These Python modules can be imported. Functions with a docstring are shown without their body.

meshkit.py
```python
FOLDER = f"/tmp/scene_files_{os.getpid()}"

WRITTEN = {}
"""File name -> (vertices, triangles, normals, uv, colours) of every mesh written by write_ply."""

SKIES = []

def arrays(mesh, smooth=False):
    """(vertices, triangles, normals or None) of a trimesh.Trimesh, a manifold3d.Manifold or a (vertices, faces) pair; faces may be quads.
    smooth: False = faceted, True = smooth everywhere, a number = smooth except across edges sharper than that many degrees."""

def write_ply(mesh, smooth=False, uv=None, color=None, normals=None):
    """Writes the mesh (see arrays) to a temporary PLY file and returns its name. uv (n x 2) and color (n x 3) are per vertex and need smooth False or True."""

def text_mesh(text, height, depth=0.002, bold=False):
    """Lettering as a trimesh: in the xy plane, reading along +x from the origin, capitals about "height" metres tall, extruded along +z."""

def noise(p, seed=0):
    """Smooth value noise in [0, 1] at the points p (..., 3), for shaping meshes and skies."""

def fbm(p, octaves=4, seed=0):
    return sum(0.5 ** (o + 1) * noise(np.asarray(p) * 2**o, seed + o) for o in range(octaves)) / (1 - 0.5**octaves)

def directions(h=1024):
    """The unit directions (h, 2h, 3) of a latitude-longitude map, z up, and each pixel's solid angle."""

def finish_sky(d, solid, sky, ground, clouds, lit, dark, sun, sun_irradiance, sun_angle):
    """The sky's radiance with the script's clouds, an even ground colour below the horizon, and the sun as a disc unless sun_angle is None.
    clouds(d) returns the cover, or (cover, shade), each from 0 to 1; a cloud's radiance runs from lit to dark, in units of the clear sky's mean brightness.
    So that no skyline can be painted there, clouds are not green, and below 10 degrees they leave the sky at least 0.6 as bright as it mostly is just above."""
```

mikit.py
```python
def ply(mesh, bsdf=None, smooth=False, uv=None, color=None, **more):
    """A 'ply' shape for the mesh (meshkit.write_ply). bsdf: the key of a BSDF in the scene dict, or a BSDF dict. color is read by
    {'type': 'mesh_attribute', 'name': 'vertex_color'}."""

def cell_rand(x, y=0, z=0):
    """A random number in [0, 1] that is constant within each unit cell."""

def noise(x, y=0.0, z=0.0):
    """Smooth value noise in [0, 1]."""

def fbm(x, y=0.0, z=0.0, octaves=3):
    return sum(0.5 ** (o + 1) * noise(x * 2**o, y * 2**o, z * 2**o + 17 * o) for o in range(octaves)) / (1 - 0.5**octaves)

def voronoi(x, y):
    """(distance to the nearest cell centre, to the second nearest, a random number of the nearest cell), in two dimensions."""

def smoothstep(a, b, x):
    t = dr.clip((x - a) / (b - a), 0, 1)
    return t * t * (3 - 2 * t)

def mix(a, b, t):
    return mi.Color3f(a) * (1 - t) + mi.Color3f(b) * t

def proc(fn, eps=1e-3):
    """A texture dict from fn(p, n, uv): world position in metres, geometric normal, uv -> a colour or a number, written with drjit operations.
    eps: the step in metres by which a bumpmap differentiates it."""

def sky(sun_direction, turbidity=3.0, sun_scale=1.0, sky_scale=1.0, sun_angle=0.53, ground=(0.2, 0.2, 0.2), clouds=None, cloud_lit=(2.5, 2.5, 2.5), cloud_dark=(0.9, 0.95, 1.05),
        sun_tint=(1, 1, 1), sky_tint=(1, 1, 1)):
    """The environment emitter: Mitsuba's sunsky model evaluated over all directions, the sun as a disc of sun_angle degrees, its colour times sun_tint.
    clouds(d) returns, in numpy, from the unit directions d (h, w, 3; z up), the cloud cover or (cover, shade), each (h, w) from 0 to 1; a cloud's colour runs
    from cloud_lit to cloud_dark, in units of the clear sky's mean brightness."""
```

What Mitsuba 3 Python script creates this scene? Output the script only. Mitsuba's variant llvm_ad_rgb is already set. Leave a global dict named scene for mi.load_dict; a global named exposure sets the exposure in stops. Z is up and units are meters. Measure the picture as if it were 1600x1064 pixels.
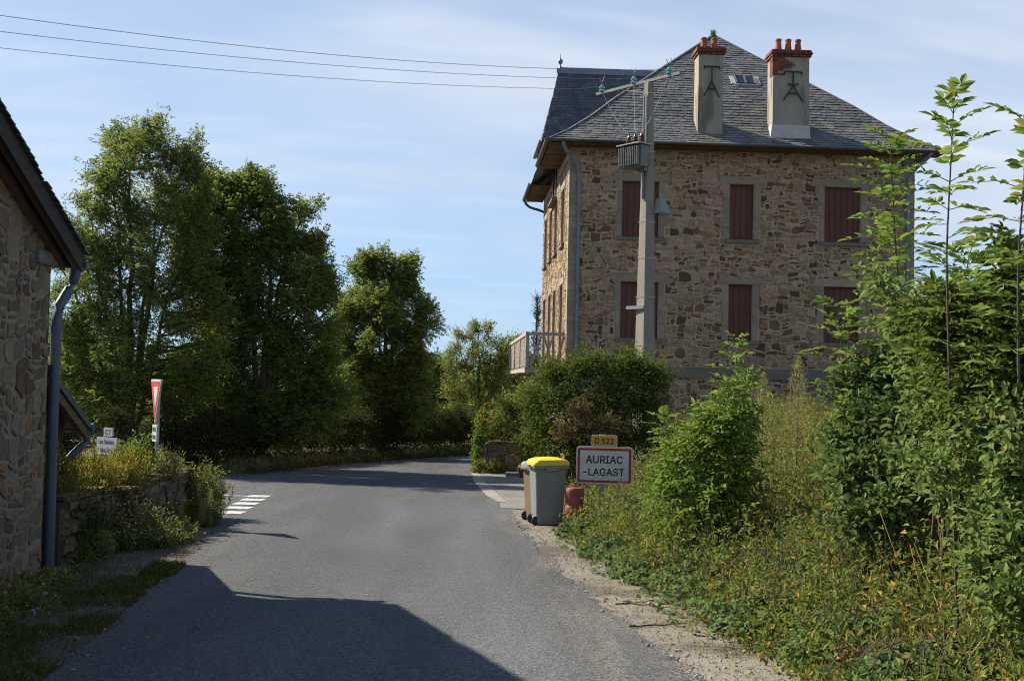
import math
import numpy as np
import drjit as dr
import mitsuba as mi
import trimesh
import shapely
from shapely.geometry import Polygon, box as sbox, MultiPolygon
from shapely.ops import unary_union
from scipy.spatial import Voronoi
import meshkit
import mikit
from mikit import proc, noise, fbm, voronoi, cell_rand, smoothstep, mix

T = mi.ScalarTransform4f
scene, labels = {}, {}

# ------------------------------------------------------------------ camera, sky, exposure
EYE = np.array([0.0, 0.0, 1.75])
PITCH, ROLL = math.atan(65 / 1800), 0.021
FW = np.array([0, math.cos(PITCH), math.sin(PITCH)])
UP = np.array([0, -math.sin(PITCH), math.cos(PITCH)]) * math.cos(ROLL) - np.array([1.0, 0, 0]) * math.sin(ROLL)
scene['camera'] = {'type': 'perspective', 'fov': math.degrees(2 * math.atan(800 / 1800)), 'fov_axis': 'x', 'near_clip': 0.1, 'far_clip': 3000.0,
                   'to_world': T().look_at(origin=EYE.tolist(), target=(EYE + FW).tolist(), up=UP.tolist())}
SUN = (-0.69, 0.337, 0.643)


def cloud_cover(d):
    x, y, z = d[..., 0], d[..., 1], np.maximum(d[..., 2], 0.0)
    s = 1.0 / (z + 0.16)
    q = np.stack([x * s * 0.9 + 0.25 * y * s + 3.1, y * s * 1.5 - 0.3 * x * s + 7.7, 0 * x], -1)
    a = meshkit.fbm(q * 0.8, 5, 3)
    b = meshkit.fbm(q * np.array([2.4, 3.2, 1]), 4, 9)
    w2 = meshkit.fbm(q * np.array([3.2, 7.0, 1]) + 4, 4, 15)
    c = np.clip((a - 0.40) * 3.0, 0, 1) * 0.45 + np.clip((b - 0.44) * 3.2, 0, 1) * 0.35 + np.clip((w2 - 0.46) * 3.0, 0, 1) * (0.15 + 0.25 * a)
    # thin high veil: clear low down, densest around 10 to 25 degrees, thinning towards the zenith where the path is short
    up = np.clip((z - 0.03) / 0.12, 0, 1)
    thin = 1 / (1 + (np.maximum(z - 0.25, 0) / 0.28) ** 2)
    return np.clip((0.42 + c * 0.66) * up * thin + (0.12 + 0.35 * c) * (1 - up), 0, 0.95), np.clip((b - 0.35) * 0.9, 0, 0.35)


scene['sky'] = mikit.sky(SUN, turbidity=3.0, sun_scale=2.1, sky_scale=1.0, clouds=cloud_cover, cloud_lit=(2.45, 2.66, 2.92), cloud_dark=(1.6, 1.85, 2.3), sky_tint=(0.78, 0.97, 1.17), sun_tint=(0.90, 1.0, 1.13))
exposure = 1.9

# ------------------------------------------------------------------ helpers


def unit(v):
    v = np.asarray(v, float)
    return v / np.maximum(np.linalg.norm(v, axis=-1, keepdims=True), 1e-9)


def tag(key, label=None, cat=None, group=None, kind=None):
    d = labels.setdefault(key, {})
    for k, v in (('label', label), ('category', cat), ('group', group), ('kind', kind)):
        if v:
            d[k] = v


def numbered(key):
    if key not in scene and not any(k.startswith(key + '__') for k in scene):
        return key
    n = 1
    while f'{key}_{n:03d}' in scene or f'{key}_{n:03d}' in RESERVED:
        n += 1
    return f'{key}_{n:03d}'


RESERVED, COUNT = set(), {}


def thing(name, label, cat, group=None):
    n = COUNT.get(name, 0)
    COUNT[name] = n + 1
    key = name if n == 0 else f'{name}_{n:03d}'
    tag(key, label, cat, group)
    return key


def put(key, mesh, bsdf, smooth=False, uv=None, label=None, kind=None):
    """one entry; alike parts are numbered"""
    n = COUNT.get(key, 0)
    COUNT[key] = n + 1
    k = key if n == 0 else f'{key}_{n:03d}'
    if isinstance(mesh, MB):
        if not mesh.v:
            return k
        mesh, uv = mesh.get()
        if not isinstance(smooth, bool):
            uv = None
    scene[k] = mikit.ply(mesh, bsdf, smooth=smooth, uv=uv)
    if label or kind:
        tag(k, label, None, None, kind)
    return k


class MB:
    """collects pieces into one mesh, with an id per piece in uv.x"""

    def __init__(self):
        self.v, self.f, self.u, self.n = [], [], [], 0

    def add(self, v, f, ident=0.0, uv=None):
        v, f = np.asarray(v, float), np.asarray(f, int)
        if f.shape[1] == 4:
            f = np.vstack([f[:, [0, 1, 2]], f[:, [0, 2, 3]]])
        self.v.append(v)
        self.f.append(f + self.n)
        self.u.append(uv if uv is not None else np.column_stack([np.full(len(v), ident), np.zeros(len(v))]))
        self.n += len(v)
        return self

    def get(self):
        return (np.vstack(self.v), np.vstack(self.f)), np.vstack(self.u)


_t = np.array([[sx * (1 - (k == 0) * .1), sy * (1 - (k == 1) * .1), sz * (1 - (k == 2) * .1)] for sx in (-1, 1) for sy in (-1, 1) for sz in (-1, 1) for k in range(3)])
_hull = trimesh.convex.convex_hull(_t)
_map = [int(np.argmin(np.abs(_t - p).sum(1))) for p in _hull.vertices]
CB_F = np.array(_map)[_hull.faces]
_S = np.array([[sx, sy, sz, k] for sx in (-1, 1) for sy in (-1, 1) for sz in (-1, 1) for k in range(3)])


def cbox(lo, hi, b=0.01, M=None):
    """box from lo to hi with chamfered edges, optionally moved by the function M"""
    lo, hi = np.asarray(lo, float), np.asarray(hi, float)
    c, h = (lo + hi) / 2, (hi - lo) / 2
    b = min(b, 0.45 * h.min())
    v = np.array([[s[i] * (h[i] - (b if s[3] != i else 0)) for i in range(3)] for s in _S]) + c
    return (M(v) if M else v), CB_F


def bar(a, b, w, h=None, up=(0, 0, 1), bev=0.004):
    """rectangular bar between two points"""
    a, b = np.asarray(a, float), np.asarray(b, float)
    h = w if h is None else h
    d = b - a
    L = np.linalg.norm(d)
    d = d / L
    s = np.cross(d, up)
    if np.linalg.norm(s) < 1e-3:
        s = np.cross(d, (1, 0, 0))
    s = unit(s)
    n = np.cross(s, d)
    v, f = cbox((-w / 2, 0, -h / 2), (w / 2, L, h / 2), bev)
    return a + v[:, :1] * s + v[:, 1:2] * d + v[:, 2:] * n, f


def tubes(P, R, sides=5, cap=False):
    """N tubes at once: P (N,K,3) paths, R (N,K) radii"""
    P, R = np.asarray(P, float), np.asarray(R, float)
    if P.ndim == 2:
        P, R = P[None], R[None]
    N, K, _ = P.shape
    t = unit(np.gradient(P, axis=1))
    ref = np.where(np.abs(t[..., 2:]) > 0.9, np.array([1.0, 0, 0]), np.array([0, 0, 1.0]))
    s = unit(np.cross(t, ref))
    n = np.cross(t, s)
    a = np.arange(sides) * 2 * np.pi / sides
    ring = (s[:, :, None] * np.cos(a)[None, None, :, None] + n[:, :, None] * np.sin(a)[None, None, :, None]) * R[:, :, None, None] + P[:, :, None]
    v = ring.reshape(-1, 3)
    i = np.arange(sides)
    q = []
    for k in range(K - 1):
        q.append(np.stack([k * sides + i, k * sides + (i + 1) % sides, (k + 1) * sides + (i + 1) % sides, (k + 1) * sides + i], 1))
    if cap:
        for k in (0, K - 1):
            q.append(np.array([[k * sides, k * sides + j, k * sides + j + 1, k * sides + j + 1] for j in range(1, sides - 1)]))
    q = np.vstack(q)
    f = (q[None] + (np.arange(N) * K * sides)[:, None, None]).reshape(-1, 4)
    return v, np.vstack([f[:, [0, 1, 2]], f[:, [0, 2, 3]]])


def lathe(profile, centre=(0, 0, 0), n=20):
    p = np.asarray(profile, float)
    a = np.arange(n) * 2 * np.pi / n
    v = np.concatenate([np.stack([r * np.cos(a), r * np.sin(a), np.full(n, z)], 1) for r, z in p]) + np.asarray(centre)
    i = np.arange(n)
    f = np.vstack([np.stack([k * n + i, k * n + (i + 1) % n, (k + 1) * n + (i + 1) % n, (k + 1) * n + i], 1) for k in range(len(p) - 1)])
    return v, np.vstack([f[:, [0, 1, 2]], f[:, [0, 2, 3]]])


def extrude(poly, depth):
    polys = [poly] if poly.geom_type == 'Polygon' else [g for g in poly.geoms if g.geom_type == 'Polygon']
    m = trimesh.util.concatenate([trimesh.creation.extrude_polygon(g, depth, engine='earcut') for g in polys])
    return np.array(m.vertices), np.array(m.faces)


def flat(poly, zf):
    """triangulated polygon laid at height zf(x, y)"""
    vs, fs, n = [], [], 0
    for g in ([poly] if poly.geom_type == 'Polygon' else poly.geoms):
        if g.geom_type != 'Polygon' or g.area < 1e-4:
            continue
        v, f = trimesh.creation.triangulate_polygon(g, engine='earcut')
        vs.append(v)
        fs.append(f + n)
        n += len(v)
    v, f = np.vstack(vs), np.vstack(fs)
    e1, e2 = v[f[:, 1]] - v[f[:, 0]], v[f[:, 2]] - v[f[:, 0]]
    fl = e1[:, 0] * e2[:, 1] - e1[:, 1] * e2[:, 0] < 0
    f[fl] = f[fl][:, ::-1]
    return np.column_stack([v, zf(v[:, 0], v[:, 1])]), f


def polygons(g):
    if g.is_empty:
        return []
    return [p for p in (g.geoms if hasattr(g, 'geoms') else [g]) if p.geom_type == 'Polygon']


# ------------------------------------------------------------------ materials

def tw(b):
    return {'type': 'twosided', 'bsdf': b}


def mat(key, color, rough=0.8, metallic=0.0, spec=0.4, bump=None, eps=2e-3, **more):
    c = proc(color) if callable(color) else {'type': 'rgb', 'value': list(color)}
    b = {'type': 'principled', 'base_color': c, 'roughness': rough, 'metallic': metallic, 'specular': spec, **more}
    if bump is not None:
        b = {'type': 'bumpmap', 'nested_texture': proc(bump, eps), 'scale': 1.0, 'bsdf': b}
    scene[key] = tw(b)


def pick(i, cols, edges=None):
    n = len(cols)
    edges = edges or [k / n for k in range(1, n)]
    c = mi.Color3f(cols[0])
    for k in range(1, n):
        c = dr.select(mi.Float(i) > edges[k - 1], mi.Color3f(cols[k]), c)
    return c


def rubble_color(cols, edges):
    def fn(p, n, uv):
        c = pick(uv.x, cols, edges)
        a = fbm(p.x * 9 + uv.x * 90, p.y * 9, p.z * 9, 3)
        b = noise(p.x * 60 + uv.x * 40, p.y * 60, p.z * 60)
        c = c * (0.62 + 0.62 * a + 0.22 * (b - 0.5)) * 0.70
        c = c * (0.72 + 0.64 * fbm(p.x * .55 + 3, p.y * .55, p.z * .8, 4))
        warm = noise(p.x * 2.3 + 5, p.y * 2.3, p.z * 2.3)
        return mix(c, mi.Color3f(0.22, 0.15, 0.09), 0.2 * warm)
    return fn


mat('m_house_stone', rubble_color([(.29, .20, .118), (.35, .255, .16), (.41, .305, .19), (.165, .100, .058), (.078, .050, .036), (.29, .225, .165), (.31, .145, .055), (.46, .36, .24)], [.18, .36, .48, .66, .80, .89, .93]),
    0.9, bump=lambda p, n, uv: 0.006 * fbm(p.x * 30 + uv.x * 50, p.y * 30, p.z * 30, 3))
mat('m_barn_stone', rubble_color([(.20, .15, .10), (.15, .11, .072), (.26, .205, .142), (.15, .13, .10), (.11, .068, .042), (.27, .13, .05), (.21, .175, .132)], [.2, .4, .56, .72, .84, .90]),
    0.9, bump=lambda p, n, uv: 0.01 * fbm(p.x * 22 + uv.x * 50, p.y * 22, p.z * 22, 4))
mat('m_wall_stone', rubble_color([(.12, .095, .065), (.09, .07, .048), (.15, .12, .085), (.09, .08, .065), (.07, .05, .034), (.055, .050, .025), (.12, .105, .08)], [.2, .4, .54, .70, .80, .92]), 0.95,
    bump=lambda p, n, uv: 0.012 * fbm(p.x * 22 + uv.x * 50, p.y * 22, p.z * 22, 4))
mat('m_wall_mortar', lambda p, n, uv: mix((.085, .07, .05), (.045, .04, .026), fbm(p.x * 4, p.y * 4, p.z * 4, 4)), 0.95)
mat('m_mortar', lambda p, n, uv: mix((.38, .295, .21), (.27, .205, .14), fbm(p.x * 3, p.y * 3, p.z * 3, 4)) * (0.8 + 0.4 * noise(p.x * 80, p.y * 80, p.z * 80)), 0.95,
    bump=lambda p, n, uv: 0.006 * fbm(p.x * 40, p.y * 40, p.z * 40, 3))
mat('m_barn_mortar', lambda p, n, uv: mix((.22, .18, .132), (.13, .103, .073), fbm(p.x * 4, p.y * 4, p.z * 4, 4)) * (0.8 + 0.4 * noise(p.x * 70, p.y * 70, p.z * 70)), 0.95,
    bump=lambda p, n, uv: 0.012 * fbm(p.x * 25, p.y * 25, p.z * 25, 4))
mat('m_dressed', lambda p, n, uv: mix((.255, .222, .172), (.18, .155, .12), fbm(p.x * 5 + uv.x * 33, p.y * 5, p.z * 5, 4)) * (0.85 + 0.3 * uv.x) * (0.85 + 0.3 * noise(p.x * 50, p.y * 50, p.z * 50)), 0.9,
    bump=lambda p, n, uv: 0.003 * fbm(p.x * 50, p.y * 50, p.z * 50, 3))
mat('m_sill', lambda p, n, uv: mix((.17, .155, .13), (.10, .095, .08), fbm(p.x * 7, p.y * 7, p.z * 7, 3)), 0.9)


def slate_color(p, n, uv):
    a = fbm(p.x * 6 + uv.x * 60, p.y * 6, p.z * 6, 3)
    c = mix((.082, .085, .090), (.135, .137, .138), uv.x) * (0.7 + 0.6 * a)
    lich = smoothstep(0.60, 0.78, fbm(p.x * 2.2, p.y * 2.2, p.z * 2.2 + 4, 4)) * smoothstep(.3, .8, uv.y)
    return mix(c, (.19, .185, .11), 0.55 * lich)


mat('m_slate', slate_color, 0.55, spec=0.5, bump=lambda p, n, uv: 0.003 * fbm(p.x * 35 + uv.x * 20, p.y * 35, p.z * 35, 3))
mat('m_slate_blue', lambda p, n, uv: mix((.040, .047, .058), (.075, .083, .098), uv.x) * (0.75 + 0.5 * fbm(p.x * 8, p.y * 8, p.z * 8, 3)), 0.5, spec=0.5)
mat('m_zinc', lambda p, n, uv: mix((.20, .23, .27), (.14, .165, .195), fbm(p.x * 3, p.y * 3, p.z * 3, 3)), 0.45, metallic=0.3)
mat('m_zinc_dark', lambda p, n, uv: mix((.10, .105, .11), (.06, .063, .066), fbm(p.x * 3, p.y * 3, p.z * 3, 3)), 0.5, metallic=0.3)
mat('m_pipe_blue', lambda p, n, uv: mix((.065, .088, .125), (.045, .06, .085), fbm(p.x * 5, p.y * 5, p.z * 2, 3)), 0.45)
mat('m_pipe_grey', lambda p, n, uv: mix((.17, .195, .235), (.11, .13, .16), fbm(p.x * 5, p.y * 5, p.z * 2, 3)), 0.45)
mat('m_wood', lambda p, n, uv: mix((.12, .078, .048), (.065, .043, .03), fbm(p.x * 4 + uv.x * 30, p.y * 4, p.z * 20, 3)), 0.8)
mat('m_wood_dark', lambda p, n, uv: mix((.035, .031, .028), (.018, .016, .015), fbm(p.x * 5, p.y * 5, p.z * 20, 3)), 0.8)
mat('m_beam_grey', lambda p, n, uv: mix((.16, .155, .155), (.09, .088, .09), fbm(p.x * 30, p.y * 4, p.z * 30, 3)), 0.85)


def shutter_color(p, n, uv):
    a = fbm(p.x * 3, p.y * 3, p.z * 3, 3)
    return mix((.105, .034, .024), (.078, .027, .020), a) * (0.9 + 0.2 * uv.x)


mat('m_shutter', shutter_color, 0.55, bump=lambda p, n, uv: 0.004 * dr.abs(dr.sin(p.z * 70.0)))
mat('m_render', lambda p, n, uv: mix(mix((.30, .28, .24), (.205, .19, .162), fbm(p.x * 4, p.y * 4, p.z * 2.2, 4)), (.095, .086, .073), 0.75 * smoothstep(.48, .72, fbm(p.x * 5, p.y * 5, p.z * .8 + 9, 4))), 0.95,
    bump=lambda p, n, uv: 0.004 * fbm(p.x * 45, p.y * 45, p.z * 45, 3))
mat('m_white_render', lambda p, n, uv: mix((.44, .43, .41), (.30, .29, .265), fbm(p.x * 6, p.y * 6, p.z * 6, 3)), 0.9)
mat('m_brick', lambda p, n, uv: mix((.17, .058, .036), (.10, .038, .026), fbm(p.x * 7 + uv.x * 50, p.y * 7, p.z * 7, 3)) * (0.75 + 0.5 * uv.x), 0.9)
mat('m_terracotta', lambda p, n, uv: mix((.33, .095, .05), (.20, .062, .036), fbm(p.x * 6, p.y * 6, p.z * 6, 3)), 0.8)
mat('m_iron', (.018, .016, .016), 0.6)
mat('m_dark', (.012, .012, .013), 0.7)
mat('m_plinth', lambda p, n, uv: mix((.17, .145, .115), (.11, .095, .075), fbm(p.x * 3, p.y * 3, p.z * 5, 4)), 0.95)
mat('m_balcony', lambda p, n, uv: mix((.33, .30, .26), (.20, .178, .15), fbm(p.x * 5, p.y * 5, p.z * 5, 4)), 0.9)
mat('m_pole', lambda p, n, uv: mix((.25, .228, .195), (.155, .142, .124), fbm(p.x * 8, p.y * 8, p.z * 1.6, 4)) * (0.85 + 0.3 * noise(p.x * 70, p.y * 70, p.z * 70)), 0.9,
    bump=lambda p, n, uv: 0.003 * fbm(p.x * 60, p.y * 60, p.z * 60, 2))
mat('m_wire', (.17, .18, .20), 0.6)
mat('m_lamp', (.16, .20, .185), 0.5)
mat('m_galv', lambda p, n, uv: mix((.30, .31, .32), (.20, .21, .22), fbm(p.x * 9, p.y * 9, p.z * 9, 3)), 0.4, metallic=0.6)
mat('m_trafo', lambda p, n, uv: mix((.14, .145, .145), (.10, .105, .105), fbm(p.x * 4, p.y * 4, p.z * 4, 3)), 0.5)
mat('m_porcelain', (.075, .030, .020), 0.2, clearcoat=0.6)
scene['m_glass_green'] = {'type': 'principled', 'base_color': {'type': 'rgb', 'value': [.22, .60, .50]}, 'roughness': 0.06, 'spec_trans': 0.55, 'eta': 1.5}
scene['m_pane'] = tw({'type': 'principled', 'base_color': {'type': 'rgb', 'value': [.02, .024, .03]}, 'roughness': 0.05, 'specular': 0.8})
mat('m_bin_grey', lambda p, n, uv: mix((.165, .185, .185), (.125, .142, .142), fbm(p.x * 5, p.y * 5, p.z * 2.2, 4)) * (0.9 + 0.15 * noise(p.x * 30, p.y * 30, p.z * 8)), 0.5)
mat('m_bin_yellow', (.50, .38, .012), 0.4)
mat('m_bin_brown', lambda p, n, uv: mix((.145, .095, .058), (.095, .063, .04), fbm(p.x * 5, p.y * 5, p.z * 3, 3)), 0.6)
mat('m_rubber', (.02, .02, .02), 0.7)
mat('m_red_cast', lambda p, n, uv: mix((.22, .055, .04), (.14, .037, .028), fbm(p.x * 9, p.y * 9, p.z * 9, 4)), 0.65)
mat('m_white_sign', lambda p, n, uv: mix((.46, .47, .47), (.37, .38, .37), fbm(p.x * 6, p.y * 6, p.z * 6, 4)), 0.35)
mat('m_red_sign', (.26, .016, .02), 0.35)
mat('m_red_bright', (.44, .022, .02), 0.35)
mat('m_yellow_sign', (.46, .225, .01), 0.35)
mat('m_black_paint', (.016, .016, .018), 0.45)
mat('m_blue_print', (.05, .06, .10), 0.5)
mat('m_grey_back', (.23, .24, .25), 0.5, metallic=0.3)


def asphalt(p, n, uv):
    w1 = voronoi(p.x * 62, p.y * 62)[2]
    w2 = voronoi(p.x * 130, p.y * 130)[2]
    big = fbm(p.x * 0.35, p.y * 0.12, 0.5, 4)
    wear = fbm(p.x * 1.6, p.y * 0.35, 3.0, 4)
    g = 0.56 * w1 * w1 + 0.42 * w2
    tracks = smoothstep(.55, .05, dr.abs(dr.abs(p.x + 0.9 + 0.055 * p.y - 0.7) - 0.75))
    c = mix((.0175, .0188, .0212), (.140, .147, .158), g * (0.62 + 0.5 * wear)) * (1 + 0.10 * tracks)
    c = c * (0.72 + 0.30 * big + 0.25 * wear)
    # pale grit carried onto the right edge by wheels, along the road
    xr = 1.35 - 0.062 * (p.y - 7.0)
    band = smoothstep(0.42, 0.05, dr.abs(p.x - xr + 0.42 + 0.12 * noise(p.y * 0.7, 0.0, 0.0))) * smoothstep(.35, .65, fbm(p.x * 5, p.y * 0.8, 1.0, 4))
    rim = smoothstep(0.30, 0.0, dr.abs(p.x - xr)) * smoothstep(.40, .62, fbm(p.x * 9, p.y * 6, 2.0, 4))
    grit = dr.maximum(band * 0.55, rim * 0.8) * smoothstep(.25, .75, w1)
    return mix(c, (.185, .168, .138), grit)


mat('m_asphalt', asphalt, 0.85, spec=0.3, bump=lambda p, n, uv: 0.004 * (1.0 - voronoi(p.x * 62, p.y * 62)[0]), eps=3e-3)


def forecourt(p, n, uv):
    w = voronoi(p.x * 80, p.y * 80)[2]
    return mix((.08, .078, .074), (.165, .158, .148), 0.5 * w + 0.7 * fbm(p.x * 1.5, p.y * 1.5, 2.0, 4) - 0.1)


mat('m_forecourt', forecourt, 0.9)


def gravel(p, n, uv):
    w = voronoi(p.x * 48, p.y * 48)[2]
    w2 = voronoi(p.x * 115, p.y * 115)[2]
    w3 = voronoi(p.x * 200, p.y * 200)[2]
    c = mix((.080, .072, .060), (.27, .246, .208), 0.28 * w * w + 0.40 * w2 + 0.32 * w3)
    c = c * (0.70 + 0.55 * fbm(p.x * 2, p.y * 2, 0.0, 4))
    damp = smoothstep(.52, .70, fbm(p.x * 1.7, p.y * 1.7, 4.0, 4))
    return mix(c, c * 0.5, damp)


mat('m_gravel', gravel, 0.95, bump=lambda p, n, uv: 0.005 * (1.0 - voronoi(p.x * 90, p.y * 90)[0]), eps=3e-3)


def dirt(p, n, uv):
    w = voronoi(p.x * 50, p.y * 50)[2]
    w2 = voronoi(p.x * 110, p.y * 110)[2]
    c = mix((.040, .034, .025), (.115, .098, .074), fbm(p.x * 2.2, p.y * 1.2, 1.0, 5) * 1.1 - .1 + 0.22 * (w - 0.5) + .2 * (w2 - .5))
    g = smoothstep(.44, .62, fbm(p.x * 1.5 + 4, p.y * 0.9, 6.0, 5))
    return mix(c, mix((.030, .032, .012), (.05, .045, .02), w), 0.75 * g)


mat('m_pebble', lambda p, n, uv: mix((.09, .08, .068), (.34, .31, .27), uv.x), 0.9)
mat('m_dirt', dirt, 0.95, bump=lambda p, n, uv: 0.02 * fbm(p.x * 12, p.y * 12, 0.0, 4), eps=4e-3)
mat('m_ground', lambda p, n, uv: mix((.060, .058, .022), (.105, .085, .05), fbm(p.x * 1.3, p.y * 1.3, p.z, 5)), 0.95, bump=lambda p, n, uv: 0.03 * fbm(p.x * 8, p.y * 8, p.z * 8, 4), eps=5e-3)
mat('m_concrete', lambda p, n, uv: mix((.23, .215, .185), (.14, .13, .11), fbm(p.x * 4, p.y * 4, p.z * 4, 5)), 0.9, bump=lambda p, n, uv: 0.003 * fbm(p.x * 40, p.y * 40, p.z * 40, 3))


def paint(p, n, uv):
    worn = smoothstep(.56, .72, fbm(p.x * 14, p.y * 14, 0.0, 4))
    return mix((.42, .42, .41), (.12, .12, .118), 0.75 * worn)


mat('m_paint', paint, 0.7)
mat('m_moss', lambda p, n, uv: mix((.065, .055, .018), (.11, .075, .03), fbm(p.x * 9, p.y * 9, p.z * 9, 3)), 0.95, bump=lambda p, n, uv: 0.02 * fbm(p.x * 25, p.y * 25, p.z * 25, 3))
mat('m_bark', lambda p, n, uv: mix((.095, .08, .06), (.05, .042, .034), fbm(p.x * 12, p.y * 12, p.z * 3, 3)), 0.9)
mat('m_twig', (.075, .055, .035), 0.9)
mat('m_stem_green', (.10, .11, .035), 0.7)
mat('m_straw', lambda p, n, uv: mix((.34, .26, .12), (.20, .14, .06), uv.x), 0.8)
mat('m_roof_far', lambda p, n, uv: mix((.30, .12, .085), (.20, .085, .06), fbm(p.x * 3, p.y * 3, p.z * 8, 3)), 0.9)
mat('m_wall_far', lambda p, n, uv: mix((.42, .37, .30), (.33, .29, .24), fbm(p.x, p.y, p.z, 3)), 0.9)


def leafmat(key, dark, light, yellow=None, p_y=0.06, rough=0.45, trans=0.9, patch=0.25, spec_scale=None):
    yellow = yellow or (.22, .17, .03)

    def fn(p, n, uv):
        t = dr.clip(uv.x / (1 - p_y), 0, 1)
        c = mix(dark, light, t * (1 - patch) + patch * noise(p.x * 1.7, p.y * 1.7, p.z * 1.7))
        c = dr.select(uv.x > 1 - p_y, mi.Color3f(yellow), c)
        return c * (1.42 + 0.36 * uv.y)
    scene[key] = {'type': 'principledthin', 'base_color': proc(fn), 'roughness': rough, 'diff_trans': trans, 'spec_trans': 0.0, 'eta': 1.42}


leafmat('l_ash', (.058, .088, .022), (.148, .184, .048), p_y=0.03, trans=1.15)
leafmat('l_dense', (.052, .082, .020), (.136, .176, .046), p_y=0.02, trans=1.15)
leafmat('l_far', (.045, .075, .020), (.10, .135, .035), p_y=0.03)
leafmat('l_willow', (.090, .115, .028), (.195, .210, .058), p_y=0.05)
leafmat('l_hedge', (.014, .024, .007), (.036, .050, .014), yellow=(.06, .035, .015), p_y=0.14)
leafmat('l_bush', (.034, .058, .012), (.095, .125, .026), yellow=(.12, .10, .03), p_y=0.03)
leafmat('l_plum', (.048, .042, .020), (.115, .085, .042), p_y=0.02, trans=0.6)
leafmat('l_sapling', (.060, .104, .020), (.140, .195, .042), yellow=(.15, .16, .035), p_y=0.04, rough=0.35)
leafmat('l_shrub', (.042, .070, .024), (.120, .165, .055), yellow=(.16, .14, .04), p_y=0.03, rough=0.32, trans=0.7)
leafmat('l_thicket', (.058, .094, .026), (.150, .200, .062), yellow=(.17, .16, .045), p_y=0.04, rough=0.34, trans=0.95)
leafmat('l_bramble', (.040, .068, .026), (.100, .138, .052), yellow=(.13, .075, .022), p_y=0.035, rough=0.4, trans=0.6)
leafmat('l_grass', (.055, .074, .016), (.135, .142, .036), yellow=(.24, .18, .075), p_y=0.30, rough=0.5, trans=0.8, patch=0.45)
leafmat('l_weed', (.050, .078, .016), (.140, .160, .040), yellow=(.24, .17, .05), p_y=0.17, trans=0.8)
leafmat('l_broom', (.085, .090, .016), (.20, .185, .035), yellow=(.26, .17, .03), p_y=0.12, trans=0.8)
leafmat('l_shade', (.020, .034, .010), (.050, .062, .018), yellow=(.075, .05, .02), p_y=0.18)
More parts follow.
